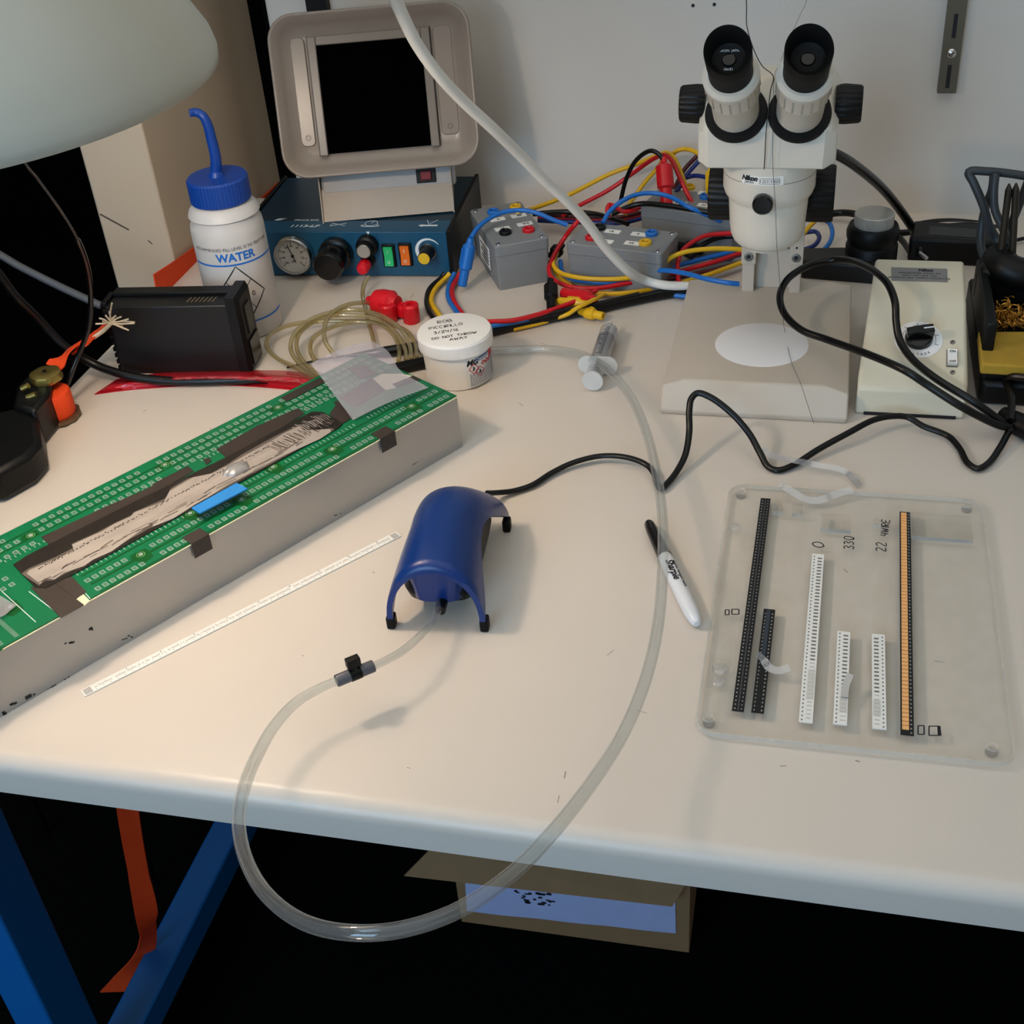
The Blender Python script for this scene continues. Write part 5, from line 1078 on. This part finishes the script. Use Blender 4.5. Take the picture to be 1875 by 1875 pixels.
lead('blue_test_lead', 'blue test lead lying in front of the middle grey box', M_BLU, [(1026, 478, .016), (1030, 497, .013), (1044, 509, .012), (1078, 516, .012), (1116, 518, .012), (1167, 511, .013), (1200, 501, .015), (1250, 484, .015), (1310, 468, .015), (1362, 456, .016)])
lead('blue_test_lead', 'light blue test lead looping forward beside the microscope pillars', M_BLU, [(1353, 520, .038), (1334, 518, .040), (1295, 511, .040), (1257, 501, .038), (1218, 495, .034), (1200, 497, .028), (1195, 506, .020), (1200, 520, .012), (1218, 534, .006), (1239, 541, .005), (1262, 543, .005)])
lead('red_test_lead', 'red test lead rising right of the middle box toward the pillars', M_RED, [(1258, 535, .006), (1244, 518, .012), (1241, 500, .018), (1241, 483, .026), (1249, 460, .034), (1270, 442, .038), (1295, 431, .040), (1340, 427, .040)])
lead('black_test_lead', 'black test lead rising beside the red one right of the middle box', M_CORD, [(1262, 470, .022), (1290, 446, .030), (1320, 434, .032), (1360, 432, .034)], .0032)
lead('navy_test_lead', 'navy test lead running behind the microscope stand base', M_NAVY, [(1190, 516, .006), (1250, 496, .008), (1310, 480, .008), (1370, 462, .010), (1440, 448, .012)])
lead('red_test_lead', 'dark red lead lying nearest the microscope stand base', pm('dark_red_vinyl', '#4a0d18', .4), [(1180, 522, .007), (1250, 506, .011), (1310, 494, .011), (1370, 478, .010), (1440, 462, .012)])
lead('black_cable_bundle', 'thick black cable running from behind the white jar to the microscope stand', M_CORD, [(885, 609, .006), (898, 606, .0062), (962, 591, .0062), (1039, 575, .0062), (1090, 565, .0062), (1167, 548, .0062), (1218, 538, .0062), (1262, 533, .0062)], .0058)
lead('black_test_lead', 'thinner black lead lying along the thick black cable', M_CORD, [(885, 598, .010), (930, 592, .012), (985, 580, .012), (1050, 566, .012), (1110, 554, .012), (1170, 540, .013)], .0034)
lead('red_test_lead', 'red test lead running out from behind the white jar lid', M_RED, [(885, 590, .018), (898, 589, .018), (937, 587, .017), (988, 575, .016), (1026, 562, .015), (1065, 547, .016), (1092, 532, .018)])
lead('blue_test_lead', 'short blue lead beneath the red one behind the white jar', M_BLU, [(885, 600, .012), (901, 597, .014), (937, 591, .013), (970, 584, .012)])
lead('yellow_test_lead', 'yellow lead lying under the black cable toward the yellow plugs', M_YEL, [(940, 603, .004), (988, 592, .004), (1014, 584, .005), (1040, 575, .010), (1055, 565, .018), (1085, 550, .019), (1106, 539, .016)], .0024)
for nm, lab, A, B, mt, r0 in (('banana_plug', 'yellow banana plug pointing left in front of the middle grey box', T(1075, 556, .014), T(1022, 552, .0085), M_YEL, .0070), ('banana_plug', 'yellow banana plug pointing right at the tangle front', T(1060, 570, .008), T(1105, 579, .0085), M_YEL, .0065), ('banana_plug', 'red banana plug lying below the red lead in the tangle', T(1092, 548, .018), T(1030, 536, .013), M_RED, .0085), ('banana_plug', 'black banana plug lying left of the yellow plugs', T(1008, 512, .024), T(1010, 566, .0080), M_BLACK, .0078), ('banana_plug', 'black banana plug right of the middle grey box', T(1285, 462, .010), T(1240, 452, .022), M_BLACK, .0095), ('banana_plug', 'black banana plug between the two nearer grey boxes', T(1030, 448, .03), T(1010, 470, .012), M_BLACK, .0080)):
    t = thing(nm, lab, 'plug', (A + B) / 2, group='loose banana plugs'); plug_parts(t, A, B, mt, r0)
for nm, lab, mt, pts in (('black_test_lead', 'black lead emerging from under the dispenser corner', M_CORD, [(815, 500, .012), (809, 508, .008), (788, 527, .005), (781, 551, .004), (785, 569, .004), (800, 590, .004)]), ('yellow_test_lead', 'yellow lead emerging from under the dispenser corner', M_YEL, [(824, 500, .012), (817, 508, .008), (797, 529, .005), (790, 551, .004), (799, 569, .004), (815, 590, .004)]),
        ('blue_test_lead', 'blue lead emerging beside the dispenser side panel', M_BLU, [(832, 500, .010), (827, 511, .006), (820, 532, .004), (823, 551, .004), (832, 565, .004), (850, 590, .004)]), ('red_test_lead', 'red lead emerging beside the dispenser side panel', M_RED, [(843, 500, .010), (837, 511, .006), (828, 528, .004), (829, 544, .004), (838, 563, .004), (860, 590, .004)])):
    lead(nm, lab, mt, pts, .0029)
for k, (lab, mt, pts) in enumerate((('orange-yellow lead curving right of the microscope pillar', M_YEL, [(1470, 430, .03), (1482, 415, .035), (1495, 402, .04)]), ('blue lead coiled between pillar and knurled adjuster, outer turn', M_BLU, [(1468, 470, .012), (1495, 466, .014), (1515, 450, .018), (1524, 428, .022), (1518, 408, .026), (1505, 400, .028)]), ('navy lead coiled between pillar and knurled adjuster, inner turn', M_NAVY, [(1470, 458, .012), (1490, 450, .014), (1500, 436, .016), (1492, 424, .016), (1474, 426, .014)]))):
    lead('coiled_test_lead', lab, mt, pts)
cable('white_power_cable', 'thick white cable hanging from above down to the microscope stand', [Vector((-.40, .84, 1.95)), Vector((-.40, .85, 1.3)), Vector((-.385, .89, .80)), (700, -50, 0, .96), (725, 2, 0, .98), (760, 75, 0, 1.00), (800, 133, 0, 1.02), (850, 187, 0, 1.05), (900, 233, 0, 1.08), (950, 282, 0, 1.12), (1000, 333, 0, 1.155), (1040, 370, 0, 1.18), (1075, 408, 0, 1.205), (1110, 455, 0, 1.23), (1150, 496, 0, 1.255), (1180, 513, .022), (1215, 522, .016), (1262, 524, .012), (1300, 522, .010)], .0052, pm('white_vinyl', '#e0dcd4', .45, var=.04), n=8)
# ---------------------------------------------------------------- blue air pump
FLf, FRf, BRf = Vector((-.3045, .7025, 0)), Vector((-.2300, .7115, 0)), Vector((-.2425, .8445, 0))
pc = (FLf + BRf) / 2; py_ = (BRf - FRf).normalized(); px_ = Vector((py_.y, -py_.x, 0))
pump = thing('air_pump', 'arched blue aquarium air pump standing on four black feet', 'air pump', pc, atan2(px_.y, px_.x))
HWd = .0385; HL = (BRf - FRf).length / 2 + .002
M_PUMP = pm('blue_moulded_plastic', '#0c2f6e', .26, var=.05, scale=40, bump=.22, bscale=1400)
def hgt(u): return .0690 * (1 - .10 * (u if u < 0 else 0) ** 2 - .36 * (max(0, u)) ** 2.2) - .004 * (1 if u < -.98 else 0)
def phim(u): return radians(52 + 38 * abs(u) ** 1.9)
def shell(u, k, off=0.):
    ph = phim(u) * k; w_ = HWd * (1 - .04 * (1 - abs(u))) - off; h_ = hgt(u) - off
    c = max(0., cos(ph)); return Vector((w_ * sin(ph), u * HL * (1 - .10 * c * (1 if u > 0 else .35) * abs(u)), max(h_ * c ** .92, 0) + .010 * (1 - c)))
nu, nk = 36, 28
vs = []; fs = []
for s_, off in ((0, 0.), (1, .0045)):
    for a in range(nu + 1):
        for b in range(nk + 1): vs.append(shell(-1 + 2 * a / nu, -1 + 2 * b / nk, off))
W_ = nk + 1; NN = (nu + 1) * W_
for a in range(nu):
    for b in range(nk):
        i = a * W_ + b; fs.append((i, i + 1, i + W_ + 1, i + W_)); fs.append((NN + i, NN + i + W_, NN + i + W_ + 1, NN + i + 1))
rim = list(range(W_)) + [a * W_ + nk for a in range(1, nu + 1)] + [nu * W_ + b for b in range(nk - 1, -1, -1)] + [a * W_ for a in range(nu - 1, 0, -1)]
for a, b in zip(rim, rim[1:] + rim[:1]): fs.append((b, a, NN + a, NN + b))
MB().add(vs, fs).build('shell', M_PUMP, pump, angle=50)
for sx in (-1, 1):
    for sy in (-1, 1):
        c = shell(sy, sx); MB().box(-.0034, .0034, -.0048, .0048, 0, .0115, tr(c.x - sx * .0018, c.y - sy * .0045, 0)).build('foot', M_RUBBER, pump, bevel=.0015)
ps = []
for z, k in ((.012, .62), (.016, .80), (.026, .86), (.040, .70), (.048, .45)):
    ps.append((rrect(2 * HWd * k * .86, 2 * HL * k * .92, .016 * k, 6), z))
loft(MB(), ps, I4).build('motor_housing', M_BLACK, pump, angle=60)
loft(MB(), [(rrect(2 * HWd * .52, 2 * HL * .40, .012, 6, 0, -.030), .020), (rrect(2 * HWd * .60, 2 * HL * .44, .012, 6, 0, -.030), .050)], I4).build('inner_cover', M_PUMP, pump, angle=60)
MB().cyl(.0042, 0, .016, 16, tr(.004, -.052, .020) @ rot('X', 90)).build('outlet_nozzle', M_BLACK, pump)
nz = MW[pump] @ Vector((.004, -.066, .020))
# ---------------------------------------------------------------- clear air line with valve
TA = cable('thin_air_tube', 'thin clear tube from the blue pump to the small black valve', [(805, 1096, .020), (798, 1128, .024), (770, 1163, .028), (735, 1193, .031), (705, 1210, .033), (684, 1220, .034)], .0030, M_CLEAR, 'tube')
va = T(684, 1219, .034); vb = T(616, 1247, .034); vv = thing('air_valve', 'small black inline air valve with a stubby lever on the clear tube', 'valve', (va + vb) / 2)
A = loc_of(vv, va); B = loc_of(vv, vb); d = B - A; L = d.length; VM = axes(A, (0, 0, 1), d)
MB().lathe([(.0044, 0), (.0046, .0005), (.0046, L * .36), (.0038, L * .36), (.0038, 0)], 20, VM).build('sleeve', pm('smoky_sleeve', '#59575c', .3, var=.1), vv); MB().lathe([(.0044, L), (.0046, L - .0005), (.0046, L * .64), (.0038, L * .64), (.0038, L)], 20, VM).build('sleeve', pm('smoky_sleeve', '#59575c', .3, var=.1), vv)
MB().cyl(.0050, L * .34, L * .66, 20, VM, c=.0006).build('valve_body', M_BLACK, vv)
MB().cyl(.0032, L * .1, L * .9, 14, VM).build('barb', M_BLACK, vv)
MB().cyl(.0030, 0, .005, 14, tr((A + B).x / 2, (A + B).y / 2, (A + B).z / 2 + .003)).box(-.0050, .0050, -.0030, .0030, .004, .0115, tr((A + B).x / 2, (A + B).y / 2, (A + B).z / 2 + .003) @ Matrix.Rotation(atan2(d.y, d.x), 4, 'Z')).build('lever', M_BLACK, vv, bevel=.0006)
pts = [T(*p) for p in ((616, 1247, .034), (590, 1258, .034), (545, 1284, .033), (503, 1328, .033), (470, 1385, .034))] + [TD(*p) for p in ((447, 1442, .805), (437, 1500, .775), (449, 1570, .738), (490, 1640, .695), (560, 1690, .66), (645, 1708, .638), (730, 1703, .635), (830, 1671, .645), (930, 1606, .675), (1010, 1526, .718), (1080, 1438, .765))] + [T(*p) for p in ((1140, 1345, .047), (1180, 1250, .046), (1204, 1150, .045), (1213, 1050, .042), (1213, 950, .037), (1203, 870, .033), (1183, 790, .030), (1155, 727, .026), (1115, 680, .0245), (1065, 650, .014), (1005, 640, .007), (940, 641, .006), (890, 642, .006), (850, 638, .006), (795, 640, .006), (770, 648, .006))]
sp_ = spline(pts, 8); rr = [.0031 + (.0043 - .0031) * min(1, max(0, (i - 4) / 26)) for i in range(len(sp_))]
tag(MB().tube(sp_, rr, 16).build('clear_air_tube', M_CLEAR, angle=60), 'long clear vinyl tube looping off the bench front and back past the jar', 'tube')
# pump cord
cable('pump_cord', 'black mains cord snaking from the blue pump along the bench to the right', [(892, 903, .014), (912, 902, .008), (940, 899, .004), (975, 888, .0035), (1010, 866, .004), (1050, 847, .006), (1100, 835, .008), (1150, 838, .010), (1185, 852, .008), (1198, 868, .006), (1202, 884, .005), (1210, 895, .004), (1222, 885, .004), (1240, 862, .006), (1255, 832, .012), (1262, 790, .024), (1262, 752, .038), (1266, 730, .046), (1277, 720, .050), (1300, 727, .048), (1340, 757, .036), (1372, 794, .022), (1392, 830, .010), (1406, 854, .004), (1424, 861, .0035), (1450, 853, .004), (1500, 822, .008), (1555, 792, .012), (1600, 769, .014), (1635, 762, .014), (1662, 764, .012), (1690, 780, .008), (1735, 798, .005), (1756, 820, .004), (1772, 848, .004), (1790, 858, .004), (1810, 848, .004), (1832, 818, .006), (1848, 788, .010)], .0030, M_CORD, flat=.8)

# ---------------------------------------------------------------- syringe
s0 = T(1085, 703, .009); s1 = T(1117, 603, .011); sd = (s1 - s0); SLn = sd.length
syr = thing('syringe', 'clear syringe with a needle tip lying between the jar and the microscope', 'syringe', s0)
SM = axes((0, 0, .003), (0, 0, 1), sd)
MB().lathe([(.0098, SLn * .30), (.0098, SLn * .94), (.0060, SLn * .965), (.0032, SLn * .97), (.0032, SLn), (0, SLn)], 28, SM).build('barrel', M_CLEARH, syr)
MB().lathe([(0, SLn * .93), (.0035, SLn * .93), (.0024, SLn * 1.05), (0, SLn * 1.05)], 16, SM).build('needle_hub', M_BLACKG, syr)
MB().tube([SM @ Vector((0, 0, SLn * 1.05)), SM @ Vector((0, 0, SLn * 1.13))], .0004, 8).build('needle', M_STEEL, syr)
MB().lathe([(0, SLn * .74), (.0093, SLn * .74), (.0093, SLn * .775), (0, SLn * .79)], 28, SM).build('plunger_seal', pm('grey_rubber', '#4c4a4c', .6), syr)
MB().box(-.0010, .0010, -.0085, .0085, SLn * .10, SLn * .74, SM).box(-.0085, .0085, -.0010, .0010, SLn * .10, SLn * .74, SM).build('plunger_rod', M_CLEARH, syr)
MB().lathe([(0, 0), (.0105, 0), (.0105, .0025), (0, .0025)], 28, SM).build('thumb_rest', pm('milky_plastic', '#d9d8d6', .4, trans=.2), syr)
MB().prism(rrect(.019, .040, .009, 6), SLn * .285, SLn * .305, SM).build('finger_flange', pm('milky_plastic', '#d9d8d6', .4, trans=.2), syr)
m = MB()
for k in range(18): m.box(.0097, .0100, -.003 if k % 3 == 0 else -.0012, .003, SLn * (.36 + k * .030), SLn * (.36 + k * .030) + .0006, SM)
m.build('scale_marks', M_INK, syr, angle=0)
MB().lathe([(0, .80 * SLn), (.0090, .80 * SLn), (.0090, .93 * SLn), (0, .93 * SLn)], 24, SM).build('liquid_fill', pm('pale_fill', '#c9c6c2', .4, var=.03), syr)

# ---------------------------------------------------------------- marker pen
a = T(1187, 956, .006); b = T(1277, 1144, .006); md = b - a; ML = md.length
mk_ = thing('marker_pen', 'white marker pen with a black cap lying under the clear tube', 'marker', (a.x, a.y, 0))
MM = axes((0, 0, .0060), Vector((0, 0, 1)), md)
cap = MB().lathe([(0, 0), (.0030, .0004), (.0042, .003), (.0050, .012), (.0058, .040), (.0060, .050), (0, .050)], 28, MM).build('cap', M_BLACKG, mk_)
MB().box(.0048, .0070, -.0018, .0018, .010, .050, MM).build('clip', M_BLACKG, cap, bevel=.0005)
MB().lathe([(0, .048), (.0054, .048), (.0056, .052), (.0060, .060), (.0061, .105), (.0057, ML - .014), (.0044, ML - .004), (.0025, ML - .0008), (0, ML)], 32, MM).build('barrel', pm('white_barrel', '#dcdde0', .28, var=.02), mk_)
TMk = MM @ tr(.0061, 0, .078) @ Matrix(((0, 0, 1, 0), (0, -1, 0, 0), (1, 0, 0, 0), (0, 0, 0, 1)))
text('Sharpie', .0085, M_INK, mk_, MM @ tr(.0061, .0006, .074) @ Matrix(((0, 0, 1, 0), (0, 1, 0, 0), (-1, 0, 0, 0), (0, 0, 0, 1))) @ rot('Z', 180), shear=.2, bold=.0002)
text('FINE POINT  PERMANENT MARKER', .0022, M_INK, mk_, MM @ tr(.0060, -.0030, .080) @ Matrix(((0, 0, 1, 0), (0, 1, 0, 0), (-1, 0, 0, 0), (0, 0, 0, 1))) @ rot('Z', 180))

# ---------------------------------------------------------------- clear acrylic board with component tapes
TLa, TRa, BRa, BLa = T(1340, 884, .006), T(1803, 915, .006), T(1856, 1399, .006), T(1266, 1340, .006)
AX = ((TRa - TLa) + (BRa - BLa)).normalized(); AL = ((TRa - TLa).length + (BRa - BLa).length) / 2; AH = ((TLa - BLa).length + (TRa - BRa).length) / 2
cen = (TLa + TRa + BRa + BLa) / 4
acr = thing('acrylic_board', 'clear acrylic board with rounded corners carrying component tapes and pen notes', 'acrylic board', (cen.x, cen.y, 0), atan2(AX.y, AX.x))
ZA0, ZA1 = .0025, .0058
def LA(px, py, z=ZA1):
    p = loc_of(acr, T(px, py, z)); return p.x, p.y
MB().prism(rrect(AL, AH, .014, 6), ZA0, ZA1).build('sheet', M_ACRYL, acr)
rim_ = MB(); oo = rrect(AL + .0002, AH + .0002, .0141, 6); ii = rrect(AL - .0022, AH - .0022, .0130, 6); n = len(oo)
rim_.add([(p[0], p[1], ZA0) for p in oo] + [(p[0], p[1], ZA1 + .0001) for p in oo] + [(p[0], p[1], ZA1 + .0001) for p in ii] + [(p[0], p[1], ZA0) for p in ii], [(k * n + i, k * n + (i + 1) % n, ((k + 1) % 4) * n + (i + 1) % n, ((k + 1) % 4) * n + i) for k in range(4) for i in range(n)])
rim_.build('cut_edge', M_ACRYLE, acr)
for q in ((1357, 900), (1771, 925), (1298, 1316), (1817, 1369)):
    x, y = LA(*q); MB().lathe([(0, 0), (.0038, 0), (.0042, .001), (.0042, ZA0), (0, ZA0)], 24, tr(x, y, 0)).build('bumper_foot', M_CLEARH, acr)
    MB().lathe([(.0040, ZA1), (.0042, ZA1 + .0006), (.0034, ZA1 + .0010), (.0028, ZA1 + .0003)], 28, tr(x, y, 0)).build('screw_rim', M_ACRYLE, acr)
for q, rr_3 in (((1319, 1225), .0060), ((1316, 1248), .0056), ((1345, 965), .0050)):
    x, y = LA(*q); MB().lathe([(0, .0016), (rr_3 * .6, .0014), (rr_3 * .92, .0006), (rr_3, 0)], 28, tr(x, y, ZA1), wob=lambda i, n: 1 + .05 * sin(3 * 2 * pi * i / n)).build('glue_drop', M_CLEARH, acr)
for (x0, y0, x1, y1) in ((1414, 921, 1434, 942), (1450, 928, 1470, 946), (1502, 948, 1558, 974), (1597, 955, 1612, 967), (1668, 950, 1776, 988)):
    A_ = LA(x0, y1); B_ = LA(x1, y0); MB().box(A_[0], B_[0], A_[1], B_[1], ZA1, ZA1 + .0030).build('acrylic_chip', M_ACRYL, acr)
    m = MB(); e = .0007
    m.box(A_[0] - .0001, B_[0] + .0001, A_[1] - .0002, A_[1] + e, ZA1, ZA1 + .0032); m.box(A_[0] - .0002, A_[0] + e * .6, A_[1] + e, B_[1], ZA1, ZA1 + .0032); m.build('chip_edge', M_ACRYLE, acr)
# component tapes: strips with pockets and sprocket holes
M_TBLK = pm('black_carrier_tape', '#0d0d0e', .4, var=.1); M_TWHT = pm('white_carrier_tape', '#e4e3df', .5, var=.03)
M_HOLE = pm('tape_hole', '#8f8c84', .6); M_POCK = pm('grey_pocket', '#6f6c68', .6, var=.2); M_ORNG = pm('orange_chip', '#f0b272', .45, var=.06)
HOLEME = MB().box(-.0006, .0006, -.0008, .0008, 0, .00012).mesh('sprocket_hole', M_HOLE, 0)
def tape(name, label, top, botm, wpx, mat, style, group=None):
    Aw, Bw = T(*botm, ZA1 + .0002), T(*top, ZA1 + .0002); ln = (Bw - Aw).length; wd = wpx
    t = thing(name, label, 'component tape', M=tr(Aw.x, Aw.y, ZA1 + .0002) @ Matrix.Rotation(atan2((Bw - Aw).y, (Bw - Aw).x) - pi / 2, 4, 'Z'), group='component tapes on the acrylic board')
    MB().box(-wd / 2, wd / 2, 0, ln, 0, .0009).build('carrier', mat, t)
    n = int(ln / .0040); hx = {'black': -wd * .28, 'black2': wd * .30, 'white_r': -wd * .30, 'white_l': wd * .30, 'orange': wd * .30}[style]
    hb = MB(); pb = MB()
    for k in range(n):
        y = .002 + k * .0040
        if y > ln - .001: break
        hb.box(hx - .0005, hx + .0005, y - .0007, y + .0007, .0009, .00102)
        if style in ('black', 'black2'): hb.box(-hx - .0004, -hx + .0004, y - .0006, y + .0006, .0009, .00102)
        if style == 'black': pb.box(-.0004, .0004, y - .0018, y + .0016, .0009, .00102)
    tag(hb.build('sprocket_holes', M_HOLE if mat is M_TBLK else M_POCK, t, angle=0), kind='stuff')
    if style == 'black': tag(pb.build('centre_line', pm('dark_grey_line', '#4f4f52', .5), t, angle=0), kind='stuff')
    if style in ('white_r', 'white_l'):
        me = MB().box(-wd * .18, wd * .18, -.0007, .0007, 0, .00025).mesh('pocket', M_POCK, 0); c2 = MB().box(-wd * .18, wd * .18, -.0004, .0004, 0, .00025).mesh('pocket', pm('pale_pocket', '#bdbab4', .6), 0)
        for k in range(n):
            y = .004 + k * .0040
            if y > ln - .002: break
            f_ = k / n; inst('pocket', c2 if f_ < .30 else me, t, tr(-hx * .55, y, .00088))
        MB().box(-hx * .55 - wd * .26, -hx * .55 + wd * .26, ln * .12, ln * .28, .0010, .0011).build('cover_film', pm('milky_cover_film', '#cfcdc8', .5, trans=.1), t)
    if style == 'orange':
        me = MB().box(-wd * .26, wd * .26, -.00165, .00165, 0, .0007).mesh('chip_component', M_ORNG, 0)
        for k in range(n):
            y = .006 + k * .0040
            if y > ln - .002: break
            inst('chip_component', me, t, tr(-wd * .13, y, .00088))
    if style == 'black2': MB().box(-wd * .22, wd * .10, ln * .50, ln * .985, .0009, .0011).build('cover_film', pm('dark_slate_film', '#333a44', .3, var=.05), t)
    return t
tape('carrier_tape', 'longest black component tape at the left of the acrylic board', (1402, 914), (1351, 1303), .0082, M_TBLK, 'black')
tape('carrier_tape', 'short black component tape with a slate cover film and clear tape end', (1409, 1117), (1387, 1306), .0086, M_TBLK, 'black2')
tape('carrier_tape', 'longest white component tape below the handwritten O', (1498, 1016), (1475, 1324), .0092, M_TWHT, 'white_r')
tape('carrier_tape', 'short white component tape with a lifted cover film in the middle', (1545, 1158), (1538, 1328), .0092, M_TWHT, 'white_r')
tape('carrier_tape', 'short white component tape nearest the orange one', (1608, 1163), (1610, 1336), .0092, M_TWHT, 'white_l')
tape('carrier_tape', 'long black component tape filled with orange chips', (1657, 939), (1661, 1347), .0086, M_TBLK, 'orange')
# lifted cover film on the middle white tape, clear tape ends
def ribbon(name, label, pts, wd, mat, cat, sd=(1, 0, 0)): return tag(MB().strip(spline([PT(p) for p in pts], 6), Vector(sd), wd, .0003).build(name, mat, angle=50), label, cat)
ribbon('cover_film_strip', 'lifted grey cover film strip on the middle white tape', [(1546, 1276, .0086), (1549, 1255, .0100), (1557, 1234, .0130)], .0050, pm('grey_cover_film', '#bcb8b2', .4, trans=.1), 'film strip')
ribbon('clear_tape_end', 'curled clear tape end on the short black component tape', [(1386, 1197, .014), (1398, 1208, .010), (1408, 1222, .009), (1425, 1228, .009), (1446, 1222, .010)], .0060, M_CLEARH, 'tape', (0, 1, .3))
ribbon('clear_tape_strip', 'bent clear plastic strip at the top edge of the acrylic board', [(1428, 886, .016), (1445, 897, .012), (1478, 915, .008), (1500, 916, .008), (1530, 905, .009), (1560, 896, .010)], .0065, M_CLEARH, 'plastic strip', (.2, 1, .5))
ribbon('clear_tape_strip', 'clear plastic strip bridging the pump cord above the acrylic board', [(1400, 820, .012), (1408, 832, .010), (1450, 842, .010), (1500, 852, .009), (1545, 862, .007), (1575, 890, .003)], .0060, M_CLEARH, 'plastic strip', (.2, 1, .4))
# pen notes on the board
M_PEN = pm('black_marker_ink', '#16131a', .4, var=.15)
def note(body, px, py, h, ang, wd=.0009):
    x, y = LA(px, py); return handwriting(body, h, M_PEN, acr, tr(x, y, ZA1 + .0001) @ rot('Z', ang), name='pen_note', wd=wd, sp=.25)
note('O', 1507, 1004, .0095, 75, .0010); note('330', 1563, 1006, .0075, 90); note('22', 1622, 1010, .0080, 88); note('4WIRE', 1626, 982, .0060, 86)
def doodle(boxes, fill):
    m = MB()
    for (x0, y0, x1, y1) in boxes:
        q = [Vector(LA(*c) + (ZA1 + .0002,)) for c in ((x0, y0), (x1, y0), (x1, y1), (x0, y1))]
        for a_, b_ in zip(q, q[1:] + q[:1]): m.strip([a_, b_], Vector((-(b_ - a_).y, (b_ - a_).x, 0)), .0009, .0001)
    if fill:
        q = [LA(*c) for c in fill]; m.prism(q, ZA1 + .0001, ZA1 + .0002)
    m.build('pen_doodle', M_PEN, acr, angle=0)
doodle([(1328, 1117, 1335, 1126), (1340, 1116, 1353, 1125)], None)
doodle([(1681, 1329, 1692, 1345), (1701, 1330, 1721, 1347)], ((1716, 1330), (1722, 1331), (1724, 1347), (1717, 1347)))
